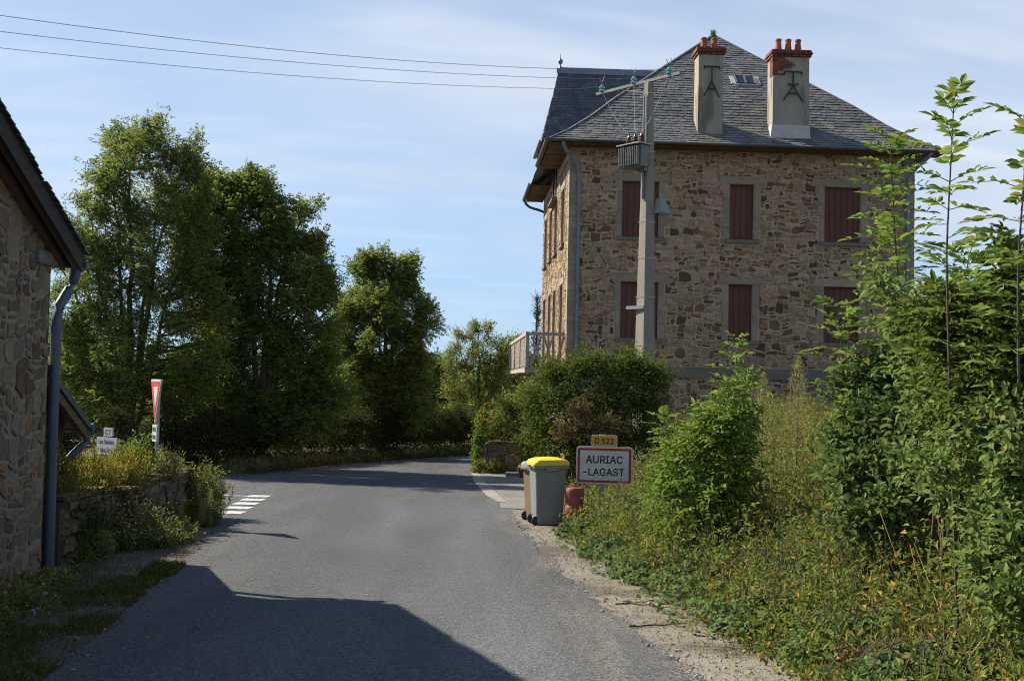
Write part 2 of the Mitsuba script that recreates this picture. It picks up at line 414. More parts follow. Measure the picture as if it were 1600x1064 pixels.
leafmat('l_turf', (.030, .042, .010), (.068, .078, .020), yellow=(.16, .13, .05), p_y=0.12, trans=0.8)
leafmat('l_rust', (.085, .042, .016), (.15, .080, .028), p_y=0.05, trans=0.5)
leafmat('l_plume', (.12, .125, .050), (.24, .22, .10), p_y=0.10, trans=0.8)
leafmat('l_flower', (.17, .10, .15), (.27, .19, .24), yellow=(.30, .26, .28), p_y=0.1, trans=0.6)
leafmat('l_rose', (.30, .14, .012), (.40, .24, .03), p_y=0.02, trans=0.5)
leafmat('l_conifer', (.020, .036, .022), (.040, .060, .034), p_y=0.02, trans=0.3)
leafmat('l_dead', (.075, .052, .026), (.20, .135, .065), yellow=(.14, .055, .03), p_y=0.12, trans=0.6)
leafmat('l_dry', (.16, .10, .05), (.30, .21, .11), p_y=0.02, trans=0.4)

# ------------------------------------------------------------------ foliage


def leaves(rng, pos, d, up, L, W, four=True, fold=0.25, droop=0.12, ident=None):
    """leaf blades: pos, direction, up (N,3), length and width (N,)"""
    N = len(pos)
    L, W = np.broadcast_to(L, N)[:, None], np.broadcast_to(W, N)[:, None]
    d = unit(d)
    s = unit(np.cross(d, up))
    n = np.cross(s, d)
    ident = rng.random(N) if ident is None else ident
    if four == 2:
        def at(t, k, h):
            return pos + d * L * t + s * W * k + n * (W * h - L * droop * t * t)
        v = np.stack([pos, at(.25, -.40, fold * .8), at(.25, 0, 0), at(.25, .40, fold * .8), at(.60, -.44, fold), at(.60, 0, 0), at(.60, .44, fold), at(1, 0, 0)], 1)
        f = np.array([[0, 2, 1], [0, 3, 2], [1, 2, 5], [1, 5, 4], [2, 3, 6], [2, 6, 5], [4, 5, 7], [5, 6, 7]])
        y = np.array([0, .3, .3, .3, .6, .6, .6, 1.0])
    elif four:
        m = pos + d * L * 0.45 - n * L * 0.02
        l = pos + d * L * 0.42 - s * W / 2 + n * W * fold
        r = pos + d * L * 0.42 + s * W / 2 + n * W * fold
        t = pos + d * L - n * L * droop
        v = np.stack([pos, m, l, r, t], 1)
        f = np.array([[0, 1, 2], [1, 4, 2], [0, 3, 1], [1, 3, 4]])
        y = np.array([0, .5, .5, .5, 1.0])
    else:
        l = pos + d * L * 0.45 - s * W / 2 + n * W * fold
        r = pos + d * L * 0.45 + s * W / 2 + n * W * fold
        t = pos + d * L - n * L * droop
        v = np.stack([pos, l, r, t], 1)
        f = np.array([[0, 3, 1], [0, 2, 3]])
        y = np.array([0, .5, .5, 1.0])
    k = v.shape[1]
    F = (f[None] + (np.arange(N) * k)[:, None, None]).reshape(-1, 3)
    uv = np.column_stack([np.repeat(ident, k), np.tile(y, N)])
    return v.reshape(-1, 3), F, uv


def pinnate(rng, pos, d, up, L, pairs, l, w, four=False, term=True, droop=0.25):
    """compound leaves; returns leaf arrays and the rachis paths"""
    N = len(pos)
    d, up = unit(d), np.asarray(up, float)
    s = unit(np.cross(d, up))
    n = np.cross(s, d)
    L = np.broadcast_to(L, N)[:, None]

    def at(t):
        return pos + d * L * t - n * 0 + np.array([0, 0, -1.0]) * (L * droop * t * t)
    P, D, U, S = [], [], [], []
    ident = rng.random(N)
    ids = []
    for k in range(pairs):
        t = 0.28 + 0.66 * k / max(1, pairs - 1) if pairs > 1 else 0.6
        for sg in (-1, 1):
            P.append(at(t))
            D.append(unit(d * (0.45 + 0.25 * rng.random((N, 1))) + s * sg + n * 0.15 * rng.normal(size=(N, 1)) - np.array([0, 0, .15])))
            U.append(n + 0.35 * rng.normal(size=(N, 3)))
            S.append(np.full(N, 1.0 - 0.25 * abs(t - 0.6)))
            ids.append(np.clip(ident + 0.12 * rng.normal(size=N), 0, 1))
    if term:
        P.append(at(1.0))
        D.append(unit(d - np.array([0, 0, droop * 1.2])))
        U.append(n)
        S.append(np.full(N, 1.05))
        ids.append(ident)
    P, D, U, S, ids = np.vstack(P), np.vstack(D), np.vstack(U), np.concatenate(S), np.concatenate(ids)
    S = S * rng.uniform(.8, 1.15, len(S))
    R = np.stack([at(0), at(.5), at(1.0)], 1)
    return leaves(rng, P, D, U, l * S, w * S, four, ident=ids), R


def ball(rng, n, power=0.45):
    v = unit(rng.normal(size=(n, 3)))
    return v * rng.random((n, 1)) ** power


def stem_points(stems):
    out = []
    for P, r0, r1 in stems:
        P = np.asarray(P, float)
        seg = np.linspace(0, 1, 30)
        k = np.linspace(0, 1, len(P))
        out.append(np.column_stack([np.interp(seg, k, P[:, i]) for i in range(3)] + [np.interp(seg, [0, 1], [r0, r1])]))
    return np.vstack(out)


def grow(rng, stems, clumps, per_twig=10, leaf=(.09, .04), kind='simple', pairs=3, rach=.2, four=False, twig_r=.006, upward=0.35, jitter=.06, power=0.45, limb_up=0.35, spread=.5, start=.25):
    """stems: [(points, r0, r1)]; clumps: [(centre, radii, twigs)] -> trunk MB, branches MB, crown MB"""
    trunk, branch, crown = MB(), MB(), MB()
    for P, r0, r1 in stems:
        P = np.asarray(P, float)
        k = np.linspace(0, 1, len(P))
        t = np.linspace(0, 1, 12)
        Q = np.column_stack([np.interp(t, k, P[:, i]) for i in range(3)])
        Q[1:-1] = (Q[:-2] + 2 * Q[1:-1] + Q[2:]) / 4 + rng.normal(0, .012, (10, 3)) * np.linalg.norm(Q[-1] - Q[0]) * .4
        trunk.add(*tubes(Q, np.linspace(r0, r1, 12) * rng.uniform(.93, 1.07, 12), 7))
    SP = stem_points(stems)
    for c, r, n in clumps:
        c, r = np.asarray(c, float), np.asarray(r, float)
        low = SP[:, 2] < c[2] - 0.2 * r[2]
        cand = SP[low] if low.any() else SP
        a = cand[np.argmin(np.linalg.norm((cand[:, :3] - c) * [1, 1, .75], axis=1))]
        t = np.linspace(0, 1, 7)[:, None]
        top = c + np.array([0, 0, .35 * r[2]])
        mid = (a[:3] + top) / 2 + np.array([0, 0, -limb_up * .25 * np.linalg.norm(top - a[:3])]) + rng.normal(0, .06, 3) * np.linalg.norm(top - a[:3])
        limb = (1 - t) ** 2 * a[:3] + 2 * t * (1 - t) * mid + t * t * top
        r0 = min(a[3] * .8, .012 + .02 * np.linalg.norm(top - a[:3]))
        branch.add(*tubes(limb, np.linspace(r0, twig_r * 1.3, 7), 5))
        tip = c + ball(rng, n, power) * r
        ts = rng.uniform(.3, 1, n)
        li = ts[:, None] * 6
        i0 = np.minimum(li.astype(int), 5)[:, 0]
        base = limb[i0] * (1 - (li - i0[:, None])) + limb[i0 + 1] * (li - i0[:, None])
        dist = np.linalg.norm(tip - base, axis=1, keepdims=True)
        m1 = base + (tip - base) * .35 - np.array([0, 0, 1.0]) * dist * .06 * upward + rng.normal(0, .05, (n, 3)) * dist
        m2 = base + (tip - base) * .7 - np.array([0, 0, 1.0]) * dist * .10 * upward + rng.normal(0, .05, (n, 3)) * dist
        tw = np.stack([base, m1, m2, tip], 1)
        branch.add(*tubes(tw, np.tile(np.array([1.0, .8, .6, .35]) * twig_r, (n, 1)), 3))
        tt = start + (1 - start) * rng.random((n, per_twig)) ** .8
        li = tt * 3
        i0 = np.minimum(li.astype(int), 2)
        fr = (li - i0)[..., None]
        idx = np.arange(n)[:, None]
        pos = (tw[idx, i0] * (1 - fr) + tw[idx, i0 + 1] * fr + rng.normal(0, jitter, (n, per_twig, 3))).reshape(-1, 3)
        tdir = np.repeat(unit(tip - base), per_twig, 0)
        d = unit(tdir * .5 + rng.normal(0, spread, (len(pos), 3)) + unit(pos - c) * .3 + np.array([0, 0, upward * .5]))
        up = unit(np.array([0, 0, 1.0]) + rng.normal(0, .45, (len(pos), 3)))
        if kind == 'pinnate':
            lv, _ = pinnate(rng, pos, d, up, rach * rng.uniform(.7, 1.2, len(pos)), pairs, leaf[0], leaf[1], four)
        else:
            sc = rng.uniform(.6, 1.25, len(pos))
            lv = leaves(rng, pos, d, up, leaf[0] * sc, leaf[1] * sc, four)
        crown.add(*lv[:2], uv=lv[2])
    return trunk, branch, crown


def plant(name, label, cat, parts, leafkey, group=None, wood='m_bark', twig='m_twig', crown_name='crown', crown_label=None):
    t = thing(name, label, cat, group)
    tr, br, cr = parts
    if tr.v:
        put(t + '__trunk' if wood == 'm_bark' else t + '__stem', tr, wood, smooth=True, kind='stuff' if len(tr.v) > 12 else None)
    if br.v:
        put(t + '__branches', br, twig, kind='stuff')
    put(t + '__' + crown_name, cr, leafkey, kind='stuff', label=crown_label)
    return t


def blades(rng, pos, h, w, lean=.5, ident=None):
    """grass blades of two bent segments"""
    N = len(pos)
    az = rng.uniform(0, 2 * np.pi, N)
    s = np.column_stack([np.cos(az), np.sin(az), 0 * az]) * (w / 2)[:, None]
    bend = rng.normal(0, lean, (N, 3)) * h[:, None]
    bend[:, 2] = 0
    m = pos + np.array([0, 0, 1.0]) * (h * .55)[:, None] + bend * .3
    t = pos + np.array([0, 0, 1.0]) * (h * rng.uniform(.75, 1.0, N))[:, None] + bend
    v = np.stack([pos - s, pos + s, m - s * .8, m + s * .8, t], 1)
    f = np.array([[0, 1, 3], [0, 3, 2], [2, 3, 4]])
    F = (f[None] + (np.arange(N) * 5)[:, None, None]).reshape(-1, 3)
    ident = rng.random(N) if ident is None else ident
    uv = np.column_stack([np.repeat(ident, 5), np.tile([0, 0, .5, .5, 1.0], N)])
    return v.reshape(-1, 3), F, uv


# ------------------------------------------------------------------ terrain
E_Y = np.array([0, 4, 7, 8.2, 9.9, 12.9, 15, 17, 18.5, 20, 22, 26, 33.5, 36, 60])
E_X = np.array([2.9, 2.5, 2.05, 1.89, 1.66, 1.2, .95, .78, .85, .95, 1.0, .95, 1.4, 60, 60])      # outer edge of the right verge
R_Y = np.array([-5, 0, 5, 7.84, 10.4, 14.6, 18, 22.8, 25, 36])
R_X = np.array([2.3, 1.95, 1.6, 1.38, .98, .51, .24, -.06, -.35, -1.05])                              # right edge of the asphalt
L_Y = np.array([-5, 0, 7.45, 9.5, 12.5, 15, 17.8, 19.2])
L_X = np.array([-2.2, -2.45, -2.94, -3.2, -3.62, -4.0, -4.45, -4.9])                                 # left edge of the asphalt


def ease(a, b, x):
    t = np.clip((x - a) / (b - a), 0, 1)
    return t * t * (3 - 2 * t)


def zroad(x, y):
    return -0.03 * np.clip(y, -20, 52)


def terrain(x, y):
    x, y = np.asarray(x, float), np.asarray(y, float)
    z = zroad(x, y)
    t = x - np.interp(y, E_Y, E_X)
    top = .62 + 0.1 * ease(0, 6, t)
    n = meshkit.fbm(np.stack([x * .8, y * .8, 0 * x], -1), 3, 5) - .5
    z = z + (top - z) * ease(-.1, 4.6, t) * (t > -.1) + n * .22 * ease(0, 1, t)
    # garden behind the low wall on the left, and the banks beside the far road
    g = ease(-5.12, -5.45, x) * ease(13.7, 14.2, y) * (1 - ease(18.3, 19.0, y))
    z = z + g * .72
    far = ease(1.2, 3.0, y - np.interp(x, [-60, -9.5, -7.65, -6.24, -4.7, -1.6, 0, 12, 60], [28, 28.6, 29.7, 38.1, 43.4, 51.2, 53, 57, 60]))
    z = z + far * .45 + .08 * n * far
    b = ease(-4.6, -5.0, x) * (1 - ease(11.5, 12.5, y)) * .1
    return z + b


def axis(parts):
    return np.unique(np.concatenate([np.arange(a, b, s) for a, b, s in parts]))


gx = axis([(-900, -100, 100), (-100, -30, 10), (-30, -14, 1.0), (-14, -7, .35), (-7, 9, .16), (9, 16, .4), (16, 40, 3), (40, 100, 12), (100, 901, 100)])
gy = axis([(-400, -30, 60), (-30, -4, 4), (-4, 5, .5), (5, 30, .18), (30, 40, .4), (40, 66, .8), (66, 120, 6), (120, 300, 30), (300, 2001, 150)])
GX, GY = np.meshgrid(gx, gy)
GZ = terrain(GX, GY)
ni, nj = GX.shape
ii = (np.arange(ni - 1)[:, None] * nj + np.arange(nj - 1)[None]).ravel()
put('ground', (np.column_stack([GX.ravel(), GY.ravel(), GZ.ravel()]), np.stack([ii, ii + 1, ii + nj + 1, ii + nj], 1)), 'm_ground', smooth=True)
tag('ground', 'brown green earth of banks and fields', kind='structure')

rng = np.random.default_rng(11)


def ragged(xs, ys, amp, seed, step=.12):
    y = np.arange(ys[0], ys[-1] + 1e-6, step)
    x = np.interp(y, ys, xs)
    k = np.stack([y * 1.7, 0 * y + seed, 0 * y], -1)
    k2 = np.stack([y * 7, 0 * y + seed + 5, 0 * y], -1)
    return np.column_stack([x + amp * (meshkit.fbm(k, 3, seed) - .5) * 2 + amp * .8 * (meshkit.noise(k2, seed) - .5), y])


right = ragged(R_X, R_Y, .13, 1, .06)
left = ragged(L_X, L_Y, .10, 2)
far_left = np.array([[-60, 27.6], [-20, 28.1], [-9.5, 28.6], [-7.65, 29.7], [-6.9, 34], [-6.24, 38.1], [-4.7, 43.4], [-3.2, 48], [-1.6, 51], [1, 53.5], [6, 56], [14, 58.5], [40, 62]])
far_right = np.array([[40, 57], [14, 53.2], [6, 50.5], [2.2, 47], [.2, 43], [-.7, 39], [-1.05, 36]])
road = Polygon(np.vstack([right[:-1], far_right[::-1], far_left[::-1], [[-60, 20.5], [-12, 20.0], [-7.0, 19.6]], left[::-1]])).buffer(0)
near_part, far_part = road.intersection(sbox(-99, -99, 99, 52)), road.intersection(sbox(-99, 52, 99, 999))
near_part = unary_union([near_part])
va, fa = flat(near_part, lambda x, y: zroad(x, y) + .012)
vb, fb = flat(far_part, lambda x, y: zroad(x, y) + .012)
put('road', (np.vstack([va, vb]), np.vstack([fa, fb + len(va)])), 'm_asphalt')
tag('road', 'grey chipped asphalt road that bends away between hedge and house', kind='structure')

vy = np.arange(-4, 22.3, .10)
vk = np.linspace(0, 1, 16)
vx0, vx1 = np.interp(vy, R_Y, R_X) - .30, np.interp(vy, E_Y, E_X) + .45
VX = vx0[:, None] + (vx1 - vx0)[:, None] * vk[None]
VY = np.repeat(vy[:, None], 16, 1)
hump = (meshkit.fbm(np.stack([VX * 3, VY * 3, 0 * VX], -1), 3, 14) - .45) * .03 * ease(.30, .75, VX - vx0[:, None])
VZ = np.maximum(zroad(VX, VY) + .006 + np.maximum(hump, 0), terrain(VX, VY) + .004)
ii = (np.arange(len(vy) - 1)[:, None] * 16 + np.arange(15)[None]).ravel()
put('verge', (np.column_stack([VX.ravel(), VY.ravel(), VZ.ravel()]), np.stack([ii, ii + 1, ii + 17, ii + 16], 1)), 'm_gravel', smooth=True)
tag('verge', 'pale sandy gravel verge between the asphalt and the overgrown bank', kind='structure')
fc = Polygon([(-.15, 22.0), (1.3, 21.6), (1.5, 33.9), (-.2, 34.3), (-1.1, 35.9), (-.75, 31), (-.42, 26), (-.2, 24)])
put('forecourt', flat(fc, lambda x, y: zroad(x, y) + .018), 'm_forecourt')
tag('forecourt', 'pale worn asphalt forecourt beside the steps', kind='structure')
kb = Polygon([(-1.22, 36.2), (-1.02, 36.2), (-.62, 30.5), (-.22, 25.4), (-.05, 23.6), (-.20, 23.4), (-.48, 25.2), (-.92, 30.5)])
put('kerb', flat(kb, lambda x, y: zroad(x, y) + .024), 'm_concrete')
tag('kerb', 'pale flush concrete kerb strip along the forecourt', kind='structure')
dpath = Polygon(np.vstack([ragged(L_X, L_Y, .10, 2)[60:170] + [.15, 0], np.array([[-4.4, 15.2], [-4.7, 13.6], [-4.75, 12.3], [-4.75, 9.5], [-4.6, 2.5]])])).buffer(0)
put('path', flat(dpath, lambda x, y: zroad(x, y) + .006), 'm_dirt')
tag('path', 'bare dirt strip beside the barn with scattered grass', kind='structure')
# give-way dashes and the thin line across the side road
names = ['nearest white give-way dash, whole and brightest', 'second white give-way dash from the camera', 'middle white give-way dash of the five', 'fourth white give-way dash from the camera', 'farthest white give-way dash, joining the thin line']
for k in range(5):
    y0 = 19.62 + k * .98
    x0 = -4.98 - k * .095
    p = Polygon([(x0, y0), (x0 + .44, y0 - .02), (x0 + .44, y0 + .50), (x0, y0 + .52)])
    key = put('road_marking', flat(p, lambda x, y: zroad(x, y) + .017), 'm_paint')
    tag(key, names[k], kind='structure')
p = Polygon([(-9.0, 24.0), (-5.4, 23.72), (-5.4, 23.84), (-9.0, 24.12)])
key = put('road_marking', flat(p, lambda x, y: zroad(x, y) + .0165), 'm_paint')
tag(key, 'thin white line across the mouth of the side road', kind='structure')

# ------------------------------------------------------------------ masonry

def rubble(rng, dom, band=(.125, .29), w=(.11, .40), gap=.012, jit=.030, split=.66):
    """roughly squared rubble brought to uneven courses over the polygon dom; returns shapely polygons"""
    x0, y0, x1, y1 = dom.bounds
    out = []
    cells = []
    y = y0 - rng.uniform(0, .1)
    while y < y1:
        h = rng.uniform(*band)
        x = x0 - rng.uniform(0, .3)
        while x < x1:
            ww = rng.uniform(*w) * (.65 + .35 * h / band[1])
            if rng.random() < split:
                n = 2 if h < .26 or rng.random() < .6 else 3
                cut = np.sort(rng.uniform(.22, .78, n - 1)) if n == 2 else np.array([rng.uniform(.25, .4), rng.uniform(.6, .75)])
                ys = np.concatenate([[0], cut, [1]]) * h + y
                for a, b in zip(ys[:-1], ys[1:]):
                    if (b - a) < .13 and rng.random() < .35 and ww > .26:
                        m = x + ww * rng.uniform(.35, .65)
                        cells += [(x, a, m, b), (m, a, x + ww, b)]
                    else:
                        cells.append((x, a, x + ww, b))
            else:
                cells.append((x, y, x + ww, y + h))
            x += ww
        y += h

    def warp(p):
        q = np.column_stack([p * 1.6, np.zeros(len(p))])
        r = np.column_stack([p * 6.0, np.full(len(p), 3.0)])
        dy = (meshkit.fbm(q, 2, 5) - .5) * .26 + (meshkit.noise(r, 8) - .5) * .075
        dx = (meshkit.fbm(q + 9, 2, 6) - .5) * .14 + (meshkit.noise(r + 5, 9) - .5) * .085
        return p + np.column_stack([dx, dy])
    for a, b, c, d in cells:
        g = gap * rng.uniform(.5, 1.7)
        a, b, c, d = a + g, b + g * .9, c - g, d - g * .9
        if c - a < .05 or d - b < .025:
            continue
        k = min(c - a, d - b) * .22
        mx, my = (a + c) / 2 + rng.normal(0, .03), (b + d) / 2
        p = np.array([(a + k * rng.uniform(.2, 1.5), b), (mx, b + rng.normal(0, .006)), (c - k * rng.uniform(.2, 1.5), b), (c, b + k * rng.uniform(.2, 1.5)), (c, d - k * rng.uniform(.2, 1.5)), (c - k * rng.uniform(.2, 1.5), d), (mx, d + rng.normal(0, .006)), (a + k * rng.uniform(.2, 1.5), d), (a, d - k * rng.uniform(.2, 1.5)), (a, b + k * rng.uniform(.2, 1.5))])
        p = warp(p) + rng.normal(0, jit * min(1, (d - b) / .12) * .45, p.shape)
        q = Polygon(p)
        if not q.is_valid:
            q = q.convex_hull
        for o in polygons(q.intersection(dom.buffer(-.004))):
            bb = o.bounds
            if o.area > .0022 and min(bb[2] - bb[0], bb[3] - bb[1]) > .026:
                out.append(o)
    return out


def stone(rng, q, depth=(.005, .034), inset=.016):
    """(v, f) of one stone in wall coordinates (a, b, h)"""
    c = np.array(q.exterior.coords)[:-1]
    if not q.exterior.is_ccw:
        c = c[::-1]
    # break long edges so that outlines are uneven
    o = []
    for i in range(len(c)):
        a, b = c[i], c[(i + 1) % len(c)]
        o.append(a)
    c = np.array(o)
    n = len(c)
    m = c.mean(0)
    r = np.linalg.norm(c - m, axis=1, keepdims=True)
    t = m + (c - m) * np.maximum(.4, 1 - inset / np.maximum(r, 1e-3) * rng.uniform(.7, 1.3, (n, 1)))
    d = rng.uniform(*depth)
    v = np.vstack([np.column_stack([c, np.full(n, -.02)]), np.column_stack([t, d + rng.normal(0, .0035, n)]), [[*(m + rng.normal(0, .01, 2)), d + rng.uniform(.0, .008)]]])
    i = np.arange(n)
    j = (i + 1) % n
    f = np.vstack([np.stack([i, j, j + n], 1), np.stack([i, j + n, i + n], 1), np.stack([i + n, j + n, np.full(n, 2 * n)], 1)])
    return v, f


class Frame:
    """wall coordinates: a along, b up, h outwards"""

    def __init__(self, o, a, b, h):
        self.o, self.m = np.asarray(o, float), np.array([a, b, h], float)

    def __call__(self, v):
        return self.o + np.asarray(v, float) @ self.m


def lay(key, rng, polys, frame, bsdf, most=300, near=None, **kw):
    """the stones as parts; beyond the limit the rest are one part"""
    order = sorted(range(len(polys)), key=near and (lambda i: near(polys[i])) or (lambda i: -polys[i].area))
    rest = MB()
    for k, i in enumerate(order):
        v, f = stone(rng, polys[i], **kw)
        if k < most:
            mb = MB().add(frame(v), f, rng.random())
            put(key, mb, bsdf)
        else:
            rest.add(frame(v), f, rng.random())
    if rest.v:
        put(key + '_field', rest, bsdf, kind='stuff')


def box_part(key, frame, lo, hi, bsdf, bev=.008, ident=None, **kw):
    v, f = cbox(lo, hi, bev)
    return put(key, MB().add(frame(v), f, rng.random() if ident is None else ident), bsdf, **kw)


# ------------------------------------------------------------------ the stone house
A = math.radians(2.8)
EU, EV, EZ = np.array([math.cos(A), math.sin(A), 0]), np.array([-math.sin(A), math.cos(A), 0]), np.array([0, 0, 1.0])
HO = np.array([1.61, 34.0, 0.0])
HW, HD, EAVE = 10.42, 10.1, 8.82
HOUSE = Frame(HO, EU, EV, EZ)                      # (u, v, z) -> world
FRONT = Frame(HO, EU, EZ, -EV)                     # (u, z, out)
SIDE = Frame(HO, EV, EZ, -EU)                      # (v, z, out) of the lit facade
house = thing('stone_house', 'tall rubble stone house with slate hipped roof, red shutters and two chimneys', 'house')
hr = np.random.default_rng(5)
fwin = [(1.585, 2.69, 6.14, 7.80), (4.815, 5.55, 6.14, 7.80), (7.69, 8.80, 6.14, 7.80), (1.585, 2.71, 3.12, 4.80), (4.82, 5.54, 3.12, 4.80), (7.70, 8.79, 3.12, 4.80)]
swin = [(v - .43, v + .43, z0, z1) for z0, z1 in ((6.08, 7.80), (2.3, 4.82)) for v in (1.95, 4.45, 6.45, 8.75)]


def opening(w):
    return sbox(w[0], w[2], w[1], w[3])


def surround(w):
    return unary_union([sbox(w[0] - .20, w[2] - .16, w[1] + .20, w[3]), sbox(w[0] - .32, w[3], w[1] + .32, w[3] + .24)])


W1 = MB()
v, f = extrude(sbox(0, -1.6, HW, EAVE - .05).difference(unary_union([opening(w) for w in fwin])), .40)
W1.add(FRONT(v - [0, 0, .40]), f)
v, f = extrude(sbox(.405, -1.6, HD, EAVE - .05).difference(unary_union([opening(w) for w in swin])), .40)
W1.add(SIDE(v - [0, 0, .40]), f)
for lo, hi in (((.4, HD - .4, -1.6), (HW, HD, EAVE - .06)), ((HW - .4, .41, -1.6), (HW - .003, HD - .41, EAVE - .06)), ((.41, .41, EAVE - .3), (HW - .41, HD - .41, EAVE - .08))):
    v, f = cbox(lo, hi, .01)
    W1.add(HOUSE(v), f)
wall = put(house + '__wall', W1, 'm_mortar')

quoins = []
z, k = 2.32, 0
while z < EAVE - .1:
    h = hr.uniform(.27, .36)
    quoins.append((z, min(z + h - .012, EAVE - .06), .30 if k % 2 else .36))
    z, k = z + h, k + 1
qzone = unary_union([sbox(-1, a, w, b + .012) for a, b, w in quoins] + [sbox(HW - w, a, HW + 1, b + .012) for a, b, w in quoins])
dom = sbox(0, 2.33, HW, EAVE - .06).difference(unary_union([surround(w) for w in fwin] + [qzone]))
low = sbox(0, -.3, HW, 1.98)
polys = rubble(hr, dom)
lay(wall + '__stone', hr, polys, FRONT, 'm_house_stone', 300)
lowp = rubble(hr, low)
mb = MB()
for q in lowp:
    v, f = stone(hr, q)
    mb.add(FRONT(v), f, hr.random())
put(wall + '__base_stones', mb, 'm_house_stone', kind='stuff')
sdom = sbox(.40, 1.9, HD - .05, EAVE - .3).difference(unary_union([surround(w) for w in swin]))
mb = MB()
for q in rubble(hr, sdom):
    v, f = stone(hr, q, depth=(.004, .016))
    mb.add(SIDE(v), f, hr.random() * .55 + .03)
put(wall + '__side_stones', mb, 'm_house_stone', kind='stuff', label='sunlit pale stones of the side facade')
for a, b, w in quoins:
    for s in (0, 1):
        u0, u1 = (-.018, w) if s == 0 else (HW - w, HW + .018)
        v, f = cbox((u0, -.018, a), (u1, .41 if w < .33 else .36, b), .008)
        put(house + '__quoin', MB().add(HOUSE(v), f, hr.random()), 'm_dressed')
box_part(house + '__plinth', FRONT, (-.03, 1.99, -.1), (HW + .03, 2.31, .05), 'm_plinth', label='smooth grey plinth band')


def window(frame, w, panels, leafs=2):
    t = house + '__window'
    n = COUNT.get(t, 0)
    COUNT[t] = n + 1
    key = t if n == 0 else f'{t}_{n:03d}'
    x0, x1, z0, z1 = w
    box_part(key + '__lintel', frame, (x0 - .31, z1 + .002, -.2), (x1 + .31, z1 + .235, .022), 'm_dressed')
    hs = [z0 + .002]
    while hs[-1] < z1 - .3:
        hs.append(min(z1 - .006, hs[-1] + hr.uniform(.34, .62)))
    hs[-1] = z1 - .006
    for s in (-1, 1):
        for i in range(len(hs) - 1):
            e = hr.choice([.155, .215])
            a, b = (x0 - e, x0) if s < 0 else (x1, x1 + e)
            box_part(key + '__jamb', frame, (a, hs[i], -.2), (b, hs[i + 1] - .007, .018), 'm_dressed')
    box_part(key + '__sill', frame, (x0 - .17, z0 - .115, -.25), (x1 + .17, z0 - .003, .095), 'm_sill')
    pw = (x1 - x0 - .02) / panels
    for i in range(panels):
        a = x0 + .01 + i * pw
        mb = MB()
        fr = .028
        mb.add(*cbox((a + .003, z0 + .012, -.145), (a + pw - .003, z1 - .012, -.13), .002, frame), hr.random())
        mb.add(*cbox((a + .003, z0 + .012, -.1295), (a + fr, z1 - .012, -.118), .003, frame), .5)
        mb.add(*cbox((a + pw - fr, z0 + .012, -.1295), (a + pw - .003, z1 - .012, -.118), .003, frame), .5)
        for zz in (z0 + .012, (z0 + z1) / 2 - .02, z1 - .06):
            mb.add(*cbox((a + fr + .0015, zz, -.1295), (a + pw - fr - .0015, zz + .045, -.119), .003, frame), .4)
        put(key + '__shutter_panel', mb, 'm_shutter')


for w, n in zip(fwin, (6, 4, 6, 6, 4, 6)):
    window(FRONT, w, n)
for w in swin:
    window(SIDE, w, 2)

# roof: one pyramid with a bell-cast foot
APEX = np.array([5.40, 5.2, 13.88])
RU0, RU1, RV0, RV1 = -.68, 11.08, -.60, 10.75
PS = np.array([0, .10, .22, .36, 1.0])
PZ = np.array([8.86, 9.26, 9.84, 10.63, 13.88])


def roof_frame(side):
    """unrolled slope (a, l, h) -> (u, v, z); l along the slope"""
    ecs = {'front': ((RU0, RV0), (RU1, RV0)), 'left': ((RU0, RV1), (RU0, RV0)), 'right': ((RU1, RV0), (RU1, RV1)), 'back': ((RU1, RV1), (RU0, RV1))}[side]
    p0, p1 = np.array(ecs[0]), np.array(ecs[1])
    W = np.linalg.norm(p1 - p0)
    t = (p1 - p0) / W
    n = np.array([-t[1], t[0]])
    ap = APEX[:2] - p0
    da, dd = ap @ t, ap @ n
    D = PS * dd
    Ls = np.concatenate([[0], np.cumsum(np.hypot(np.diff(D), np.diff(PZ)))])
    poly = Polygon([(0, 0), (W, 0)] + [(W - (W - da) * s, l) for s, l in zip(PS[1:], Ls[1:])] + [(da * s, l) for s, l in zip(PS[1:-1][::-1], Ls[1:-1][::-1])])

    def fn(q):
        q = np.asarray(q, float)
        d, z = np.interp(q[:, 1], Ls, D), np.interp(q[:, 1], Ls, PZ)
        d2, z2 = np.interp(q[:, 1] + .01, Ls, D), np.interp(q[:, 1] + .01, Ls, PZ)
        tang = unit(np.column_stack([d2 - d, z2 - z]) + 1e-9)
        uvv = p0 + q[:, :1] * t + (d - tang[:, 1] * q[:, 2])[:, None] * n
        return HOUSE(np.column_stack([uvv, z + tang[:, 0] * q[:, 2]]))
    return poly, fn, Ls, (W, da)


